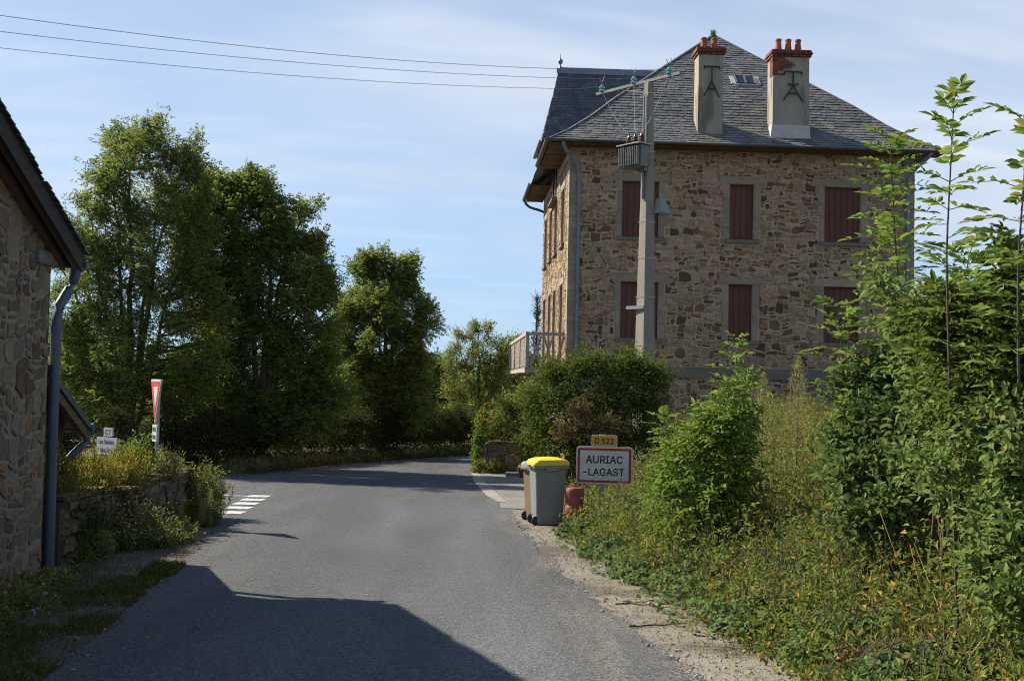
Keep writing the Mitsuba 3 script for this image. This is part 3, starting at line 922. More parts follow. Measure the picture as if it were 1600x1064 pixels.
def slates(poly, fn, rng, width=(.20, .34), expo=.165, lift=.024):
    out = []
    x0, y0, x1, y1 = poly.bounds
    l = -.03
    grown = poly.buffer(.02)
    while l < y1:
        x = x0 - rng.uniform(0, .3)
        while x < x1:
            w = rng.uniform(*width)
            j = rng.normal(0, .007, 4)
            c = .25 * w
            q = Polygon([(x + .004, l + expo * 1.25), (x + .004, l + .03 + j[0]), (x + c, l + j[1]), (x + w - c, l + j[2]), (x + w - .004, l + .035 + j[3]), (x + w - .004, l + expo * 1.25)])
            for g in polygons(q.intersection(grown)):
                if g.area < .004:
                    continue
                p = np.array(g.exterior.coords)[:-1]
                if not g.exterior.is_ccw:
                    p = p[::-1]
                up = rng.uniform(.75, 1.35) * lift
                h = .005 + up * (1 - np.clip((p[:, 1] - l) / (expo * 1.25), 0, 1))
                n = len(p)
                v = np.vstack([np.column_stack([p, h]), np.column_stack([p, h - .014])])
                i = np.arange(n)
                k = (i + 1) % n
                f = np.vstack([np.array([[0, a, a + 1] for a in range(1, n - 1)]), np.stack([i, i + n, k + n], 1), np.stack([i, k + n, k], 1)])
                out.append((fn(v), f, l))
            x += w
        l += expo
    return out


dk = MB()
for side in ('front', 'left', 'right', 'back'):
    poly, fn, Ls, (W, da) = roof_frame(side)
    rows = []
    for l, s in zip(Ls, PS):
        for e in (da * s, W - (W - da) * s):
            rows.append((e, l, -.012))
    n = len(PS)
    dk.add(fn(np.array(rows)), np.array([[2 * k, 2 * k + 1, 2 * k + 3, 2 * k + 2] for k in range(n - 1)]))
roof = put(house + '__roof', dk, 'm_slate')
srng = np.random.default_rng(21)
rest = MB()
for side in ('front', 'left'):
    poly, fn, Ls, _ = roof_frame(side)
    pieces = slates(poly, fn, srng)
    for k, (v, f, l) in enumerate(pieces):
        uv = np.column_stack([np.full(len(v), srng.random()), np.full(len(v), 1.0 if l > .5 else .6)])
        if side == 'front' and k < 300:
            put(roof + '__slate', MB().add(v, f, uv=uv), 'm_slate')
        else:
            rest.add(v, f, uv=uv)
put(roof + '__slate_field', rest, 'm_slate', kind='stuff')
# hip caps and the tuft on the tip
mb = MB()
for (eu, ev) in ((RU0, RV0), (RU1, RV0)):
    pts = np.array([[eu + (APEX[0] - eu) * s, ev + (APEX[1] - ev) * s, z + .025] for s, z in zip(PS, PZ)])
    for a, b in zip(pts[:-1], pts[1:]):
        mb.add(*bar(HOUSE(a[None])[0], HOUSE(b[None])[0], .10, .03), .2)
put(roof + '__hip_cap', mb, 'm_slate')

# skylight
fp, ffn, fL, _ = roof_frame('front')
sa, sl = 6.22, float(np.interp(11.42, PZ, fL))
mb = MB()
for lo, hi in (((sa - .08, sl - .06, .0), (sa + .74, sl + .02, .055)), ((sa - .16, sl + .021, .01), (sa - .01, sl + .58, .05)), ((sa + .64, sl + .021, .01), (sa + .80, sl + .58, .05))):
    mb.add(*cbox(lo, hi, .01, ffn), .5)
sk = put(roof + '__skylight', mb, 'm_white_sign', label='small skylight with pale metal flashing')
put(house + '__skylight_glass', MB().add(*cbox((sa, sl + .03, .02), (sa + .63, sl + .56, .075), .01, ffn)), 'm_pane')
mb = MB()
for x in (-.009, .30, .60):
    mb.add(*cbox((sa + x, sl + .025, .0755), (sa + x + .04, sl + .57, .1), .006, ffn), .5)
put(house + '__skylight_bars', mb, 'm_galv')

# gutters, soffits, fascia
mb = MB()


def gutter(a, b, r=.075):
    a, b = HOUSE(np.array([a]))[0], HOUSE(np.array([b]))[0]
    d = unit(b - a)
    s = np.cross(d, EZ)
    ang = np.linspace(np.pi, 2 * np.pi, 8)
    prof = np.array([np.cos(t) * s * r + np.sin(t) * EZ * r for t in ang])
    prof2 = prof * .86
    ring = np.vstack([prof, prof2[::-1]])
    n = len(ring)
    v = np.vstack([a + ring, b + ring])
    i = np.arange(n)
    f = np.stack([i, (i + 1) % n, (i + 1) % n + n, i + n], 1)
    return v, f


def part_gutter(p, q, label=None):
    v, f = gutter(p, q)
    put(house + '__gutter', MB().add(v, f), 'm_zinc_dark', label=label)


part_gutter((RU0 - .05, RV0 - .05, 8.86), (RU1 + .05, RV0 - .05, 8.86), 'long dark gutter above the front')
part_gutter((RU0 - .05, RV0 - .05, 8.86), (RU0 - .05, 3.55, 8.86))
part_gutter((RU0 - .05, 6.75, 8.86), (RU0 - .05, RV1 + .05, 8.86))
mb = MB()
for v0, v1 in ((-.55, 3.55), (6.75, 10.7)):
    vv = v0
    while vv < v1 - .1:
        w = min(hr.uniform(.20, .28), v1 - vv)
        z = EAVE - .03 - hr.uniform(0, .02)
        mb.add(*cbox((RU0 + .02, vv + .006, z - .025), (-.003, vv + w - .006, z), .005, HOUSE), hr.random())
        vv += w
uu = 0.02
while uu < RU1 - .2:
    w = hr.uniform(.2, .3)
    mb.add(*cbox((uu, RV0 + .02, EAVE - .06), (uu + w - .012, -.003, EAVE - .035), .005, HOUSE), hr.random())
    uu += w
put(house + '__soffit_boards', mb, 'm_wood', kind='stuff', label='brown boards under the eaves')


def downpipe(key, pts, r, bsdf, lab=None, collars=()):
    t = np.linspace(0, 1, 40)
    P = np.asarray(pts, float)
    L = np.concatenate([[0], np.cumsum(np.linalg.norm(np.diff(P, axis=0), axis=1))])
    q = np.column_stack([np.interp(t * L[-1], L, P[:, i]) for i in range(3)])
    for _ in range(2):
        q[1:-1] = (q[:-2] + 2 * q[1:-1] + q[2:]) / 4
    k = put(key, MB().add(*tubes(q, np.full(40, r), 10)), bsdf, smooth=True, label=lab)
    for c in collars:
        i = int(np.argmin(np.abs(q[:, 2] - c)))
        put(k + '__collar' if key.count('__') < 2 else key + '_collar', MB().add(*tubes(np.array([q[i] - [0, 0, .03], q[i] + [0, 0, .03]]), np.full(2, r * 1.18), 10, True)), bsdf)


hp = lambda u, v, z: HOUSE(np.array([[u, v, z]]))[0]
downpipe(house + '__downpipe', [hp(-.28, -.64, 8.80), hp(-.28, -.62, 8.62), hp(.12, -.2, 8.33), hp(.28, -.085, 8.18), hp(.28, -.085, 1.2)], .052, 'm_pipe_grey', 'grey blue downpipe at the near corner', (7.75, 6.1, 4.4, 2.8))
downpipe(house + '__downpipe', [hp(10.7, -.64, 8.80), hp(10.6, -.62, 8.62), hp(10.28, -.2, 8.33), hp(10.2, -.085, 8.18), hp(10.2, -.085, 1.2)], .052, 'm_pipe_grey', 'grey blue downpipe at the right corner', (7.0, 4.4))
downpipe(house + '__downpipe', [hp(-.73, 10.55, 8.80), hp(-.73, 10.55, 8.60), hp(-.42, 10.4, 8.46), hp(-.10, 10.25, 8.40), hp(.3, 10.22, 8.2), hp(.3, 10.22, 1.2)], .05, 'm_zinc_dark', 'dark downpipe elbow at the far corner', ())

# wall dormer on the lit side with its steep hipped roof
dm = house + '__dormer'
mb = MB()
mb.add(*cbox((-.015, 3.75, 8.30), (2.2, 6.45, 9.70), .01, HOUSE))
dmk = put(dm, mb, 'm_dressed', label='wall dormer with steep blue slate roof on the lit side')
RA, RB = np.array([.08, 5.1, 12.5]), np.array([4.3, 5.1, 12.5])
E0, E1, E2, E3 = np.array([-.58, 3.58, 9.72]), np.array([2.2, 3.58, 9.72]), np.array([-.58, 6.62, 9.72]), np.array([2.2, 6.62, 9.72])
v = HOUSE(np.array([E0, E1, RB, RA, E2, E3]))
dk = MB().add(v, np.array([[0, 1, 2], [0, 2, 3], [4, 2, 5], [4, 3, 2], [0, 3, 4], [0, 4, 1], [1, 4, 5]]))
dl = math.hypot(1.52, 2.78)
dp = Polygon([(0, 0), (2.78, 0), (4.88, dl), (.66, dl)])
tg = np.array([0, 1.52, 2.78]) / dl
nr = np.array([0, -2.78, 1.52]) / dl
dfn = lambda q: HOUSE(E0 + np.asarray(q)[:, :1] * np.array([1.0, 0, 0]) + np.asarray(q)[:, 1:2] * tg + np.asarray(q)[:, 2:] * nr)
for vv, ff, l in slates(dp, dfn, srng, width=(.19, .23), expo=.13, lift=.012):
    dk.add(vv, ff, uv=np.column_stack([np.full(len(vv), srng.random()), np.zeros(len(vv))]))
put(dmk + '__slates', dk, 'm_slate_blue', kind='stuff')
mb = MB()
mb.add(*cbox((.02, 0, -.01), (4.4, .02, .018), .004, lambda q: HOUSE(RA + np.column_stack([q[:, 0] - .05, 0 * q[:, 0], q[:, 2] + .03]) + np.column_stack([0 * q[:, 0], -q[:, 1], 0 * q[:, 1]]))))
mb.add(*cbox((.55, dl - .24, .014), (4.9, dl + .01, .032), .006, dfn), .3)
put(dmk + '__ridge_cap', mb, 'm_zinc', label='blue grey zinc ridge strip')
c = HOUSE(np.array([[.1, 5.1, 12.5]]))[0]
put(dmk + '__finial', MB().add(*lathe([(.0, 0), (.075, 0), (.05, .07), (.022, .10), (.025, .15), (.07, .19), (.088, .25), (.07, .31), (.025, .345), (.014, .40), (.008, .50), (0, .52)], c, 14)), 'm_zinc', smooth=40, label='ball finial')
mb = MB()
for k in range(9):
    mb.add(*cbox((-.56, 3.6 + k * .335, 9.655), (-.02, 3.6 + k * .335 + .32, 9.69), .005, HOUSE), hr.random())
put(dmk + '__soffit', mb, 'm_wood')
v, f = gutter((-.62, 3.55, 9.72), (-.62, 6.65, 9.72), .06)
put(dmk + '__gutter', MB().add(v, f), 'm_zinc_dark')
wf = Frame(HOUSE(np.array([[-.02, 0, 0]]))[0], EV, EZ, -EU)
for v0 in (4.35, 5.35):
    mb = MB()
    mb.add(*cbox((v0, 7.95, .0), (v0 + .5, 9.45, .03), .01, wf))
    put(dmk + '__shutter', mb, 'm_shutter')
put(dmk + '__sill', MB().add(*cbox((4.1, 7.83, -.05), (6.1, 7.94, .16), .01, wf)), 'm_sill')


# chimneys
def anchor(key, frame, pts_list, w=.038):
    mb = MB()
    for a, b in pts_list:
        mb.add(*bar(frame(np.array([[*a, .045]]))[0], frame(np.array([[*b, .045]]))[0], w, .03, -EV))
    put(key, mb, 'm_iron', label='iron wall tie of T and A shaped bars')


def chimney(u0, u1, zs, caps, pots, anchors, white, lab):
    t = house + '__chimney'
    n = COUNT.get(t, 0)
    c = .04
    v, f = cbox((u0, -.02, 8.95), (u1, .62, zs), .012, HOUSE)
    key = put(t, MB().add(v, f), 'm_render', label=lab)
    if white:
        mb = MB()
        b = np.array([[u0 - .10, -.14, 9.05], [u1 + .03, -.14, 9.05], [u1 + .03, .63, 9.05], [u0 - .10, .63, 9.05], [u0 - .012, -.03, 9.62], [u1 + .012, -.03, 9.62], [u1 + .012, .63, 9.62], [u0 - .012, .63, 9.62]])
        mb.add(HOUSE(b), np.array([[0, 1, 5, 4], [1, 2, 6, 5], [3, 0, 4, 7], [4, 5, 6, 7]]))
        put(key + '__base_flashing', mb, 'm_white_render', label='white painted flare at the chimney foot')
    for z0, z1, o in caps:
        m = MB()
        x = u0 - o
        while x < u1 + o - .02:
            w = min(hr.uniform(.19, .23), u1 + o - x)
            m.add(*cbox((x + .004, -.02 - o, z0 + .004), (x + w - .004, .62 + o, z1 - .004), .006, HOUSE), hr.random())
            x += w
        put(key + '__brick_course', m, 'm_brick')
    for pu, r, h in pots:
        p = HOUSE(np.array([[pu, .28, caps[-1][1]]]))[0]
        put(key + '__pot', MB().add(*lathe([(r * 1.25, 0), (r * 1.15, .06), (r * .95, h * .5), (r * .86, h * .8), (r * 1.0, h * .84), (r * 1.02, h * .93), (r * .92, h), (r * .7, h), (r * .66, h * .6), (0, h * .55)], p, 18)), 'm_terracotta', smooth=50)
    anchor(key + '__wall_tie', Frame(HOUSE(np.array([[0, -.02, 0]]))[0], EU, EZ, -EV), anchors)
    return key


chimney(3.80, 4.56, 11.68, [(11.68, 11.75, .04), (11.75, 11.82, .08), (11.82, 11.90, .06)], [(4.02, .095, .36), (4.34, .095, .36)],
        [((3.98, 11.30), (4.43, 11.30)), ((3.98, 11.30), (3.98, 11.22)), ((4.43, 11.30), (4.43, 11.22)), ((4.205, 11.30), (4.205, 10.86)), ((4.205, 10.86), (3.97, 10.40)), ((4.205, 10.86), (4.43, 10.38)), ((4.09, 10.63), (4.32, 10.62))],
        False, 'left slimmer rendered chimney with two pots')
ck = chimney(6.06, 7.18, 11.69, [(11.69, 11.76, .05), (11.76, 11.83, .08), (11.83, 11.90, .05)], [(6.30, .095, .40), (6.60, .095, .40), (6.90, .095, .40)],
             [((6.41, 11.24), (6.93, 11.22)), ((6.41, 11.24), (6.41, 11.15)), ((6.93, 11.22), (6.93, 11.12)), ((6.67, 11.23), (6.67, 10.80)), ((6.67, 10.80), (6.38, 10.36)), ((6.67, 10.80), (6.96, 10.34)), ((6.67, 10.80), (6.51, 10.87)), ((6.67, 10.80), (6.83, 10.87)), ((6.52, 10.58), (6.82, 10.57))],
             True, 'right wider rendered chimney with three pots and bare brick')
for z, a, b in ((11.61, 6.045, 6.36), (11.54, 6.045, 6.46), (11.47, 6.045, 6.60), (11.40, 6.045, 6.66), (11.33, 6.045, 6.56), (11.26, 6.045, 6.36), (11.19, 6.045, 6.22), (11.12, 6.045, 6.40)):
    x = a
    while x < b:
        w = hr.uniform(.17, .22)
        put(ck + '__brick', MB().add(*cbox((x, -.032, z), (min(x + w, b + .08) - .01, .3, z + .062), .006, HOUSE), hr.random()), 'm_brick')
        x += w

# balcony along the lit side
bk = put(house + '__balcony', MB().add(*cbox((-1.22, .28, 2.04), (-.003, 10.6, 2.19), .02, HOUSE)), 'm_balcony', label='pale concrete balcony with bar balustrade')
mb = MB()
put(bk + '__rail', MB().add(*cbox((-1.20, .28, 3.14), (-1.06, 10.6, 3.26), .012, HOUSE)), 'm_balcony')
put(bk + '__rail', MB().add(*cbox((-1.057, .28, 3.15), (-.02, .40, 3.25), .012, HOUSE)), 'm_balcony')
for v0 in (.28, 3.6, 7.0, 10.45):
    put(bk + '__post', MB().add(*cbox((-1.19, v0, 2.192), (-1.07, v0 + .13, 3.137), .01, HOUSE)), 'm_balcony')
for k in range(62):
    v0 = .52 + k * .16
    if min(abs(v0 - p) for p in (.28, 3.6, 7.0, 10.45)) < .14:
        continue
    s = .035 * (1 if k % 2 else -1)
    a, b = hp(-1.13, v0 - s, 2.20), hp(-1.13, v0 + s, 3.135)
    put(bk + '__baluster', MB().add(*bar(a, b, .085, .06, EU), .5), 'm_balcony')
for k, (a, b) in enumerate((((-1.06, 2.2), (-.72, 3.14)), ((-.72, 2.2), (-1.0, 3.14)), ((-.7, 2.2), (-.36, 3.14)), ((-.36, 2.2), (-.64, 3.14)), ((-.3, 2.2), (-.04, 3.14)))):
    put(bk + '__baluster', MB().add(*bar(hp(a[0], .34, a[1]), hp(b[0], .34, b[1]), .07, .06, EV), .5), 'm_balcony')
for v0 in (1.5, 5.0, 9.0):
    put(bk + '__bracket', MB().add(*cbox((-.95, v0, 1.75), (-.003, v0 + .22, 2.035), .02, HOUSE)), 'm_balcony')
tf = np.random.default_rng(3)
n = 60
pp = HOUSE(np.array([[5.40, 5.2, 13.86]])) + tf.normal(0, .05, (n, 3)) * [1, 1, .2]
put(roof + '__weed_tuft', MB().add(*blades(tf, pp, tf.uniform(.12, .3, n), np.full(n, .02), .25)[:2]), 'l_weed', kind='stuff', label='small weed growing on the roof tip')

# ------------------------------------------------------------------ the barn on the left
BN = np.array([0.99896, 0.0456, 0])
BA = np.array([0.0456, -0.99896, 0])
BARN = Frame((-4.87, 12.10, 0), BA, EZ, BN)          # a towards the camera, b up, h towards the road
br = np.random.default_rng(8)
PT = 0.426
barn = thing('stone_barn', 'shaded rubble stone barn with dark overhanging gable roof beside the road', 'barn')
rz = lambda a: 3.03 + PT * (a + .28) if a < 4.6 else 3.03 + PT * (9.48 - a)
gable = Polygon([(0, -.9), (9.2, -.9), (9.2, rz(9.2) - .12), (4.6, rz(4.59) - .12), (0, rz(0) - .12)])
v, f = extrude(gable, 9.0)
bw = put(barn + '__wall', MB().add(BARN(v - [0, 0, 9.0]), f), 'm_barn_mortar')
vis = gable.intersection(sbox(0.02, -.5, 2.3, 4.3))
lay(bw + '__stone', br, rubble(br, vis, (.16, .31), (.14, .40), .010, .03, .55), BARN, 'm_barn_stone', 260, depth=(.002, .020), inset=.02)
mb = MB()
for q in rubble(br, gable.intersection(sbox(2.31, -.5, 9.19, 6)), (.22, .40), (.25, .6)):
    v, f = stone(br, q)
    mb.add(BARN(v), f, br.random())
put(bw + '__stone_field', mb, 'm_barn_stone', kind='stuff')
rf = MB()
for a0, a1, s in ((-.28, 4.6, 1), (9.48, 4.6, -1)):
    z0, z1 = 3.03, rz(4.599)
    P = np.array([[a0, z0, .25], [a1, z1, .25], [a1, z1, -9.3], [a0, z0, -9.3]])
    Q = P - [0, .07, 0]
    rf.add(BARN(np.vstack([P, Q])), np.array([[0, 1, 2, 3], [7, 6, 5, 4], [0, 4, 5, 1], [3, 2, 6, 7], [0, 3, 7, 4]]))
brf = put(barn + '__roof', rf, 'm_wood_dark')
# slates over the visible slope, their ends ragged along the verge
L = math.hypot(4.88, 4.88 * PT)
ca, sa_ = 4.88 / L, 4.88 * PT / L
slope = lambda q: BARN(np.column_stack([-.28 + q[:, 1] * ca - q[:, 2] * sa_, 3.03 + q[:, 1] * sa_ + q[:, 2] * ca, .258 - q[:, 0]]))
pieces = slates(Polygon([(-.02, -.03), (9.6, -.03), (9.6, L), (-.02, L)]), slope, br, (.22, .40), .13, .018)
rest = MB()
for v, f, l in pieces:
    uv = np.column_stack([np.full(len(v), br.random()), np.zeros(len(v))])
    if len(rest.v) >= 0:
        rest.add(v, f, uv=uv)
put(brf + '__slates', rest, 'm_slate_blue', kind='stuff')


def along(h0, h1, d0, d1, a0=-.24, a1=4.55):
    """board under the rake: from offset h0 to h1, d0 to d1 below the roof's underside"""
    P = []
    for a in (a0, a1):
        for h in (h0, h1):
            for d in (d0, d1):
                P.append((a, rz(a) - .072 - d, h))
    P = BARN(np.array(P))
    return P, np.array([[0, 1, 3, 2], [4, 6, 7, 5], [0, 4, 5, 1], [2, 3, 7, 6], [0, 2, 6, 4], [1, 5, 7, 3]])


for h0, h1, d in ((.012, .065, .13), (.15, .205, .11)):
    put(barn + '__rafter', MB().add(*along(h0, h1, .0, d)), 'm_wood')
put(barn + '__bargeboard', MB().add(*along(.226, .252, -.03, .14)), 'm_wood_dark')
put(barn + '__wall_plate', MB().add(*cbox((-.26, 2.86, -.2), (.50, 3.01, .05), .01, BARN)), 'm_beam_grey', label='grey weathered beam end under the eave')
put(barn + '__eave_board', MB().add(*cbox((-.275, 2.88, -9.2), (-.245, 2.965, .25), .006, BARN)), 'm_wood_dark')
g0, g1 = BARN(np.array([[-.36, 2.95, .27], [-.36, 2.95, -9.2]]))
d = unit(g1 - g0)
s = np.cross(d, EZ)
ring = np.array([np.cos(t) * s * .07 + np.sin(t) * EZ * .07 for t in np.linspace(np.pi, 2 * np.pi, 8)])
ring = np.vstack([ring, ring[::-1] * .85])
i = np.arange(16)
put(barn + '__gutter', MB().add(np.vstack([g0 + ring, g1 + ring]), np.stack([i, (i + 1) % 16, (i + 1) % 16 + 16, i + 16], 1)).add(*cbox((-.43, 2.88, .262), (-.29, 2.95, .275), .004, BARN)), 'm_pipe_blue')
pa = lambda a, z, h: BARN(np.array([[a, z, h]]))[0]
downpipe(barn + '__downpipe', [pa(-.36, 2.90, .14), pa(-.36, 2.74, .14), pa(-.28, 2.52, .02), pa(-.16, 2.40, .02), pa(-.13, 1.2, .03), pa(-.13, -.40, .04)], .055, 'm_pipe_blue', 'blue grey downpipe at the barn corner', (2.2, .95))

# lean-to shed against the far wall of the barn, its roof edge a little behind the gable
shed = thing('lean_to_shed', 'low shed with sloping roof edge peeping out behind the barn downpipe', 'shed')
sz = lambda a: 1.697 + .453 * (a + .40)
v, f = extrude(Polygon([(-1.42, -.6), (-.02, -.6), (-.02, sz(-.02) - .14), (-1.42, sz(-1.42) - .14)]), 5.0)
sw = put(shed + '__wall', MB().add(BARN(v - [0, 0, 5.45]), f), 'm_barn_mortar')
mb = MB()
for q in rubble(br, Polygon([(-1.40, -.3), (-.04, -.3), (-.04, sz(-.04) - .2), (-1.40, sz(-1.40) - .2)])):
    v, f = stone(br, q)
    mb.add(BARN(v - [0, 0, .45]), f, br.random())
put(sw + '__stones', mb, 'm_barn_stone', kind='stuff')
P = np.array([[-1.56, sz(-1.56), -.02], [-.02, sz(-.02), -.02], [-.02, sz(-.02), -5.6], [-1.56, sz(-1.56), -5.6]])
box6 = np.array([[0, 1, 2, 3], [7, 6, 5, 4], [0, 4, 5, 1], [3, 2, 6, 7], [0, 3, 7, 4], [1, 5, 6, 2]])
put(shed + '__roof', MB().add(BARN(np.vstack([P, P - [0, .08, 0]])), box6), 'm_slate_blue')
for h, d in ((-.05, .11), (-.32, .10)):
    P = np.array([[-1.52, sz(-1.52) - .085, h], [-.03, sz(-.03) - .085, h], [-.03, sz(-.03) - .085, h - .07], [-1.52, sz(-1.52) - .085, h - .07]])
    put(shed + '__rafter', MB().add(BARN(np.vstack([P, P - [0, d, 0]])), box6), 'm_wood')
put(shed + '__beam', MB().add(*cbox((-1.41, .92, -.44), (-.02, 1.02, -.33), .01, BARN)), 'm_wood')
put(shed + '__gutter', MB().add(*tubes(np.array([pa(-1.62, 1.11, .0), pa(-1.62, 1.11, -5.4)]), np.full(2, .055), 10, True)), 'm_pipe_blue')
downpipe(shed + '__downpipe', [pa(-1.62, 1.10, -.08), pa(-1.62, .94, -.08), pa(-1.52, .74, -.26), pa(-1.50, .57, -.32), pa(-1.50, -.3, -.32)], .045, 'm_pipe_blue')

# ------------------------------------------------------------------ low walls, steps, gate
rw = thing('retaining_wall', 'low mossy stone wall overgrown with plants beside the dirt track', 'wall')
a, b = np.array([-4.84, 12.5, 0]), np.array([-5.10, 18.5, 0])
t = unit(b - a)
RW = Frame(a, t, EZ, np.array([t[1], -t[0], 0]))
top = Polygon([(0, -.9), (6, -1.0), (6, .20), (4.5, .24), (2.6, .22), (1.2, .34), (0, .36)])
v, f = extrude(top, .42)
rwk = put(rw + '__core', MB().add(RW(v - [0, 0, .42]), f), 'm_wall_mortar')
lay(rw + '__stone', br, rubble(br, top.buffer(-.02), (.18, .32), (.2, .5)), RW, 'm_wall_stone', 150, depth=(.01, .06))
mb = MB()
for k in range(26):
    x = k * .232
    z = float(np.interp(x, [0, 1.2, 2.6, 4.5, 6], [.36, .34, .22, .24, .20]))
    v, f = cbox((x, z - .01, -.44), (x + .26, z + br.uniform(.03, .09), .05), .03, RW)
    mb.add(v + br.normal(0, .006, v.shape), f)
put(rw + '__moss', mb, 'm_moss', kind='stuff', label='brown green moss along the wall top')

pw = thing('pier_wall', 'short shaded stone wall with mossy top and sunlit end beside the forecourt', 'wall')
PWF = Frame((-.70, 36.0, 0), (1, 0, 0), EZ, (0, -1, 0))
v, f = cbox((0, -1.25, -.40), (1.55, -.16, 0), .02, PWF)
put(pw + '__core', MB().add(v, f), 'm_barn_mortar')
lay(pw + '__stone', br, rubble(br, sbox(.06, -1.2, 1.55, -.19), (.2, .34), (.25, .55)), PWF, 'm_barn_stone', 60)
put(pw + '__end_slab', MB().add(*cbox((-.09, -1.2, -.38), (-.004, -.15, .06), .015, PWF)), 'm_concrete', label='pale sunlit slab at the wall end')
mb = MB()
for k in range(10):
    v, f = cbox((.02 + k * .15, -.165, -.42), (.19 + k * .15, -.165 + br.uniform(.05, .11), .06), .03, PWF)
    mb.add(v + br.normal(0, .008, v.shape), f)
put(pw + '__moss', mb, 'm_moss', kind='stuff')

st = thing('stone_steps', 'pale stone steps behind the bins leading up to the house', 'steps')
for k, (x0, y0, z0, z1) in enumerate(((-.12, 33.3, -1.1, -.86), (.22, 33.62, -.858, -.66), (.40, 33.95, -.658, -.45), (.55, 34.3, -.448, -.22))):
    v, f = cbox((x0, y0, z0), (x0 + 1.3 - k * .25, y0 + .55, z1), .02)
    put(st + '__step', MB().add(v, f), 'm_concrete')

wg = thing('wooden_gate', 'dark board gate in the shade above the steps', 'gate')
for k in range(9):
    z = -.25 + br.normal(0, .015)
    put(wg + '__board', MB().add(*cbox((.28 + k * .155, 36.38, -.85), (.28 + k * .155 + .135, 36.41, .42 + br.normal(0, .02)), .006), br.random()), 'm_wood')
for z in (-.55, .18):
    put(wg + '__rail', MB().add(*cbox((.27, 36.412, z), (1.66, 36.46, z + .09), .006), br.random()), 'm_wood')

# ------------------------------------------------------------------ signs


def plate(poly, frame, h0, h1):
    v, f = extrude(poly, h1 - h0)
    return frame(v + [0, 0, h0]), f


def rrect(w, h, r, c=(0, 0)):
    return sbox(c[0] - w / 2 + r, c[1] - h / 2 + r, c[0] + w / 2 - r, c[1] + h / 2 - r).buffer(r, quad_segs=5)


def lettering(key, text, frame, centre, size, width, h, bsdf, bold=True):
    m = meshkit.text_mesh(text, size, .0022, bold)
    v = np.array(m.vertices)
    lo, hi = v.min(0), v.max(0)
    sx = width / (hi[0] - lo[0])
    w = np.column_stack([(v[:, 0] - (lo[0] + hi[0]) / 2) * sx + centre[0], v[:, 1] - size / 2 + centre[1], v[:, 2] + h])
    put(key, (frame(w), np.array(m.faces)), bsdf)


def yaw_frame(o, ang):
    """upright plate frame whose front faces the camera turned by ang to the left"""
    n = np.array([-math.sin(ang), -math.cos(ang), 0])
    t = np.array([math.cos(ang), -math.sin(ang), 0])
    return Frame(o, t, EZ, n)


ts = thing('town_sign', 'white town entry sign with red border and small yellow plate on a grey post', 'road sign')
TF = yaw_frame((1.535, 18.7, .435), .10)
post = MB()
post.add(*cbox((-.085, -1.1, -.10), (.0, .50, -.045), .004, TF))
put(ts + '__post', post, 'm_galv')
pk = put(ts + '__panel', MB().add(*plate(rrect(.91, .60, .05), TF, -.04, 0)), 'm_white_sign', label='panel reading AURIAC -LAGAST')
put(ts + '__border', MB().add(*plate(rrect(.862, .552, .035).difference(rrect(.79, .482, .02)), TF, .002, .006)), 'm_red_sign')
lettering(pk + '__letters', 'AURIAC', TF, (.0, .095), 0.115, .60, .002, 'm_black_paint')
lettering(pk + '__letters', '-LAGAST', TF, (-.01, -.105), 0.115, .665, .002, 'm_black_paint')
dk_ = put(ts + '__number_plate', MB().add(*plate(rrect(.42, .185, .03, (-.005, .395)), TF, -.035, .001)), 'm_white_sign', label='small yellow plate reading D522')
put(dk_ + '__face', MB().add(*plate(rrect(.395, .16, .022, (-.005, .395)), TF, .003, .006)), 'm_yellow_sign')
lettering(dk_ + '__letters', 'D 522', TF, (-.005, .395), .088, .30, .008, 'm_black_paint')

gs = thing('give_way_sign', 'red and white give way triangle seen edge-on with small plate below', 'road sign')
GF = yaw_frame((-5.36, 17.4, 1.36), math.radians(62.5))
put(gs + '__post', MB().add(*tubes(np.array([GF(np.array([[.0, -1.95, -.045]]))[0], GF(np.array([[.0, .22, -.045]]))[0]]), np.full(2, .03), 10, True)), 'm_galv')
tri = Polygon([(-.355, .30), (.355, .30), (0, -.315)])
gk = put(gs + '__triangle', MB().add(*plate(tri.buffer(.02, quad_segs=5), GF, -.03, 0)), 'm_white_sign')
put(gk + '__red_band', MB().add(*plate(tri.buffer(-.012, quad_segs=4).difference(tri.buffer(-.085)), GF, .002, .006)), 'm_red_bright')
pk = put(gs + '__plate', MB().add(*plate(rrect(.34, .25, .015, (0, -.49)), GF, -.03, 0)), 'm_white_sign', label='small white plate reading CEDEZ LE PASSAGE')
lettering(pk + '__letters', 'CÉDEZ LE', GF, (0, -.435), .06, .26, .002, 'm_blue_print')
lettering(pk + '__letters', 'PASSAGE', GF, (0, -.55), .06, .26, .002, 'm_blue_print')

ds = thing('direction_sign', 'weathered white direction sign half hidden by the yellow green plants', 'road sign')
DF = yaw_frame((-8.38, 24.0, .25), math.radians(35))
put(ds + '__post', MB().add(*tubes(np.array([DF(np.array([[.0, -1.4, -.05]]))[0], DF(np.array([[.0, .35, -.05]]))[0]]), np.full(2, .035), 8, True)), 'm_galv')
pk = put(ds + '__panel', MB().add(*plate(rrect(.66, .36, .02, (.0, .0)), DF, -.03, 0)), 'm_white_sign')
lettering(pk + '__letters', 'Les Salvans', DF, (0, .085), .085, .52, .002, 'm_blue_print')
lettering(pk + '__letters', 'Verzials', DF, (0, -.09), .085, .42, .002, 'm_blue_print')
pk = put(ds + '__number_plate', MB().add(*plate(rrect(.29, .18, .015, (.04, .29)), DF, -.03, 0)), 'm_white_sign', label='small plate reading C 7')
lettering(pk + '__letters', 'C 7', DF, (.04, .29), .10, .17, .002, 'm_blue_print')

# ------------------------------------------------------------------ bins and the red hydrant


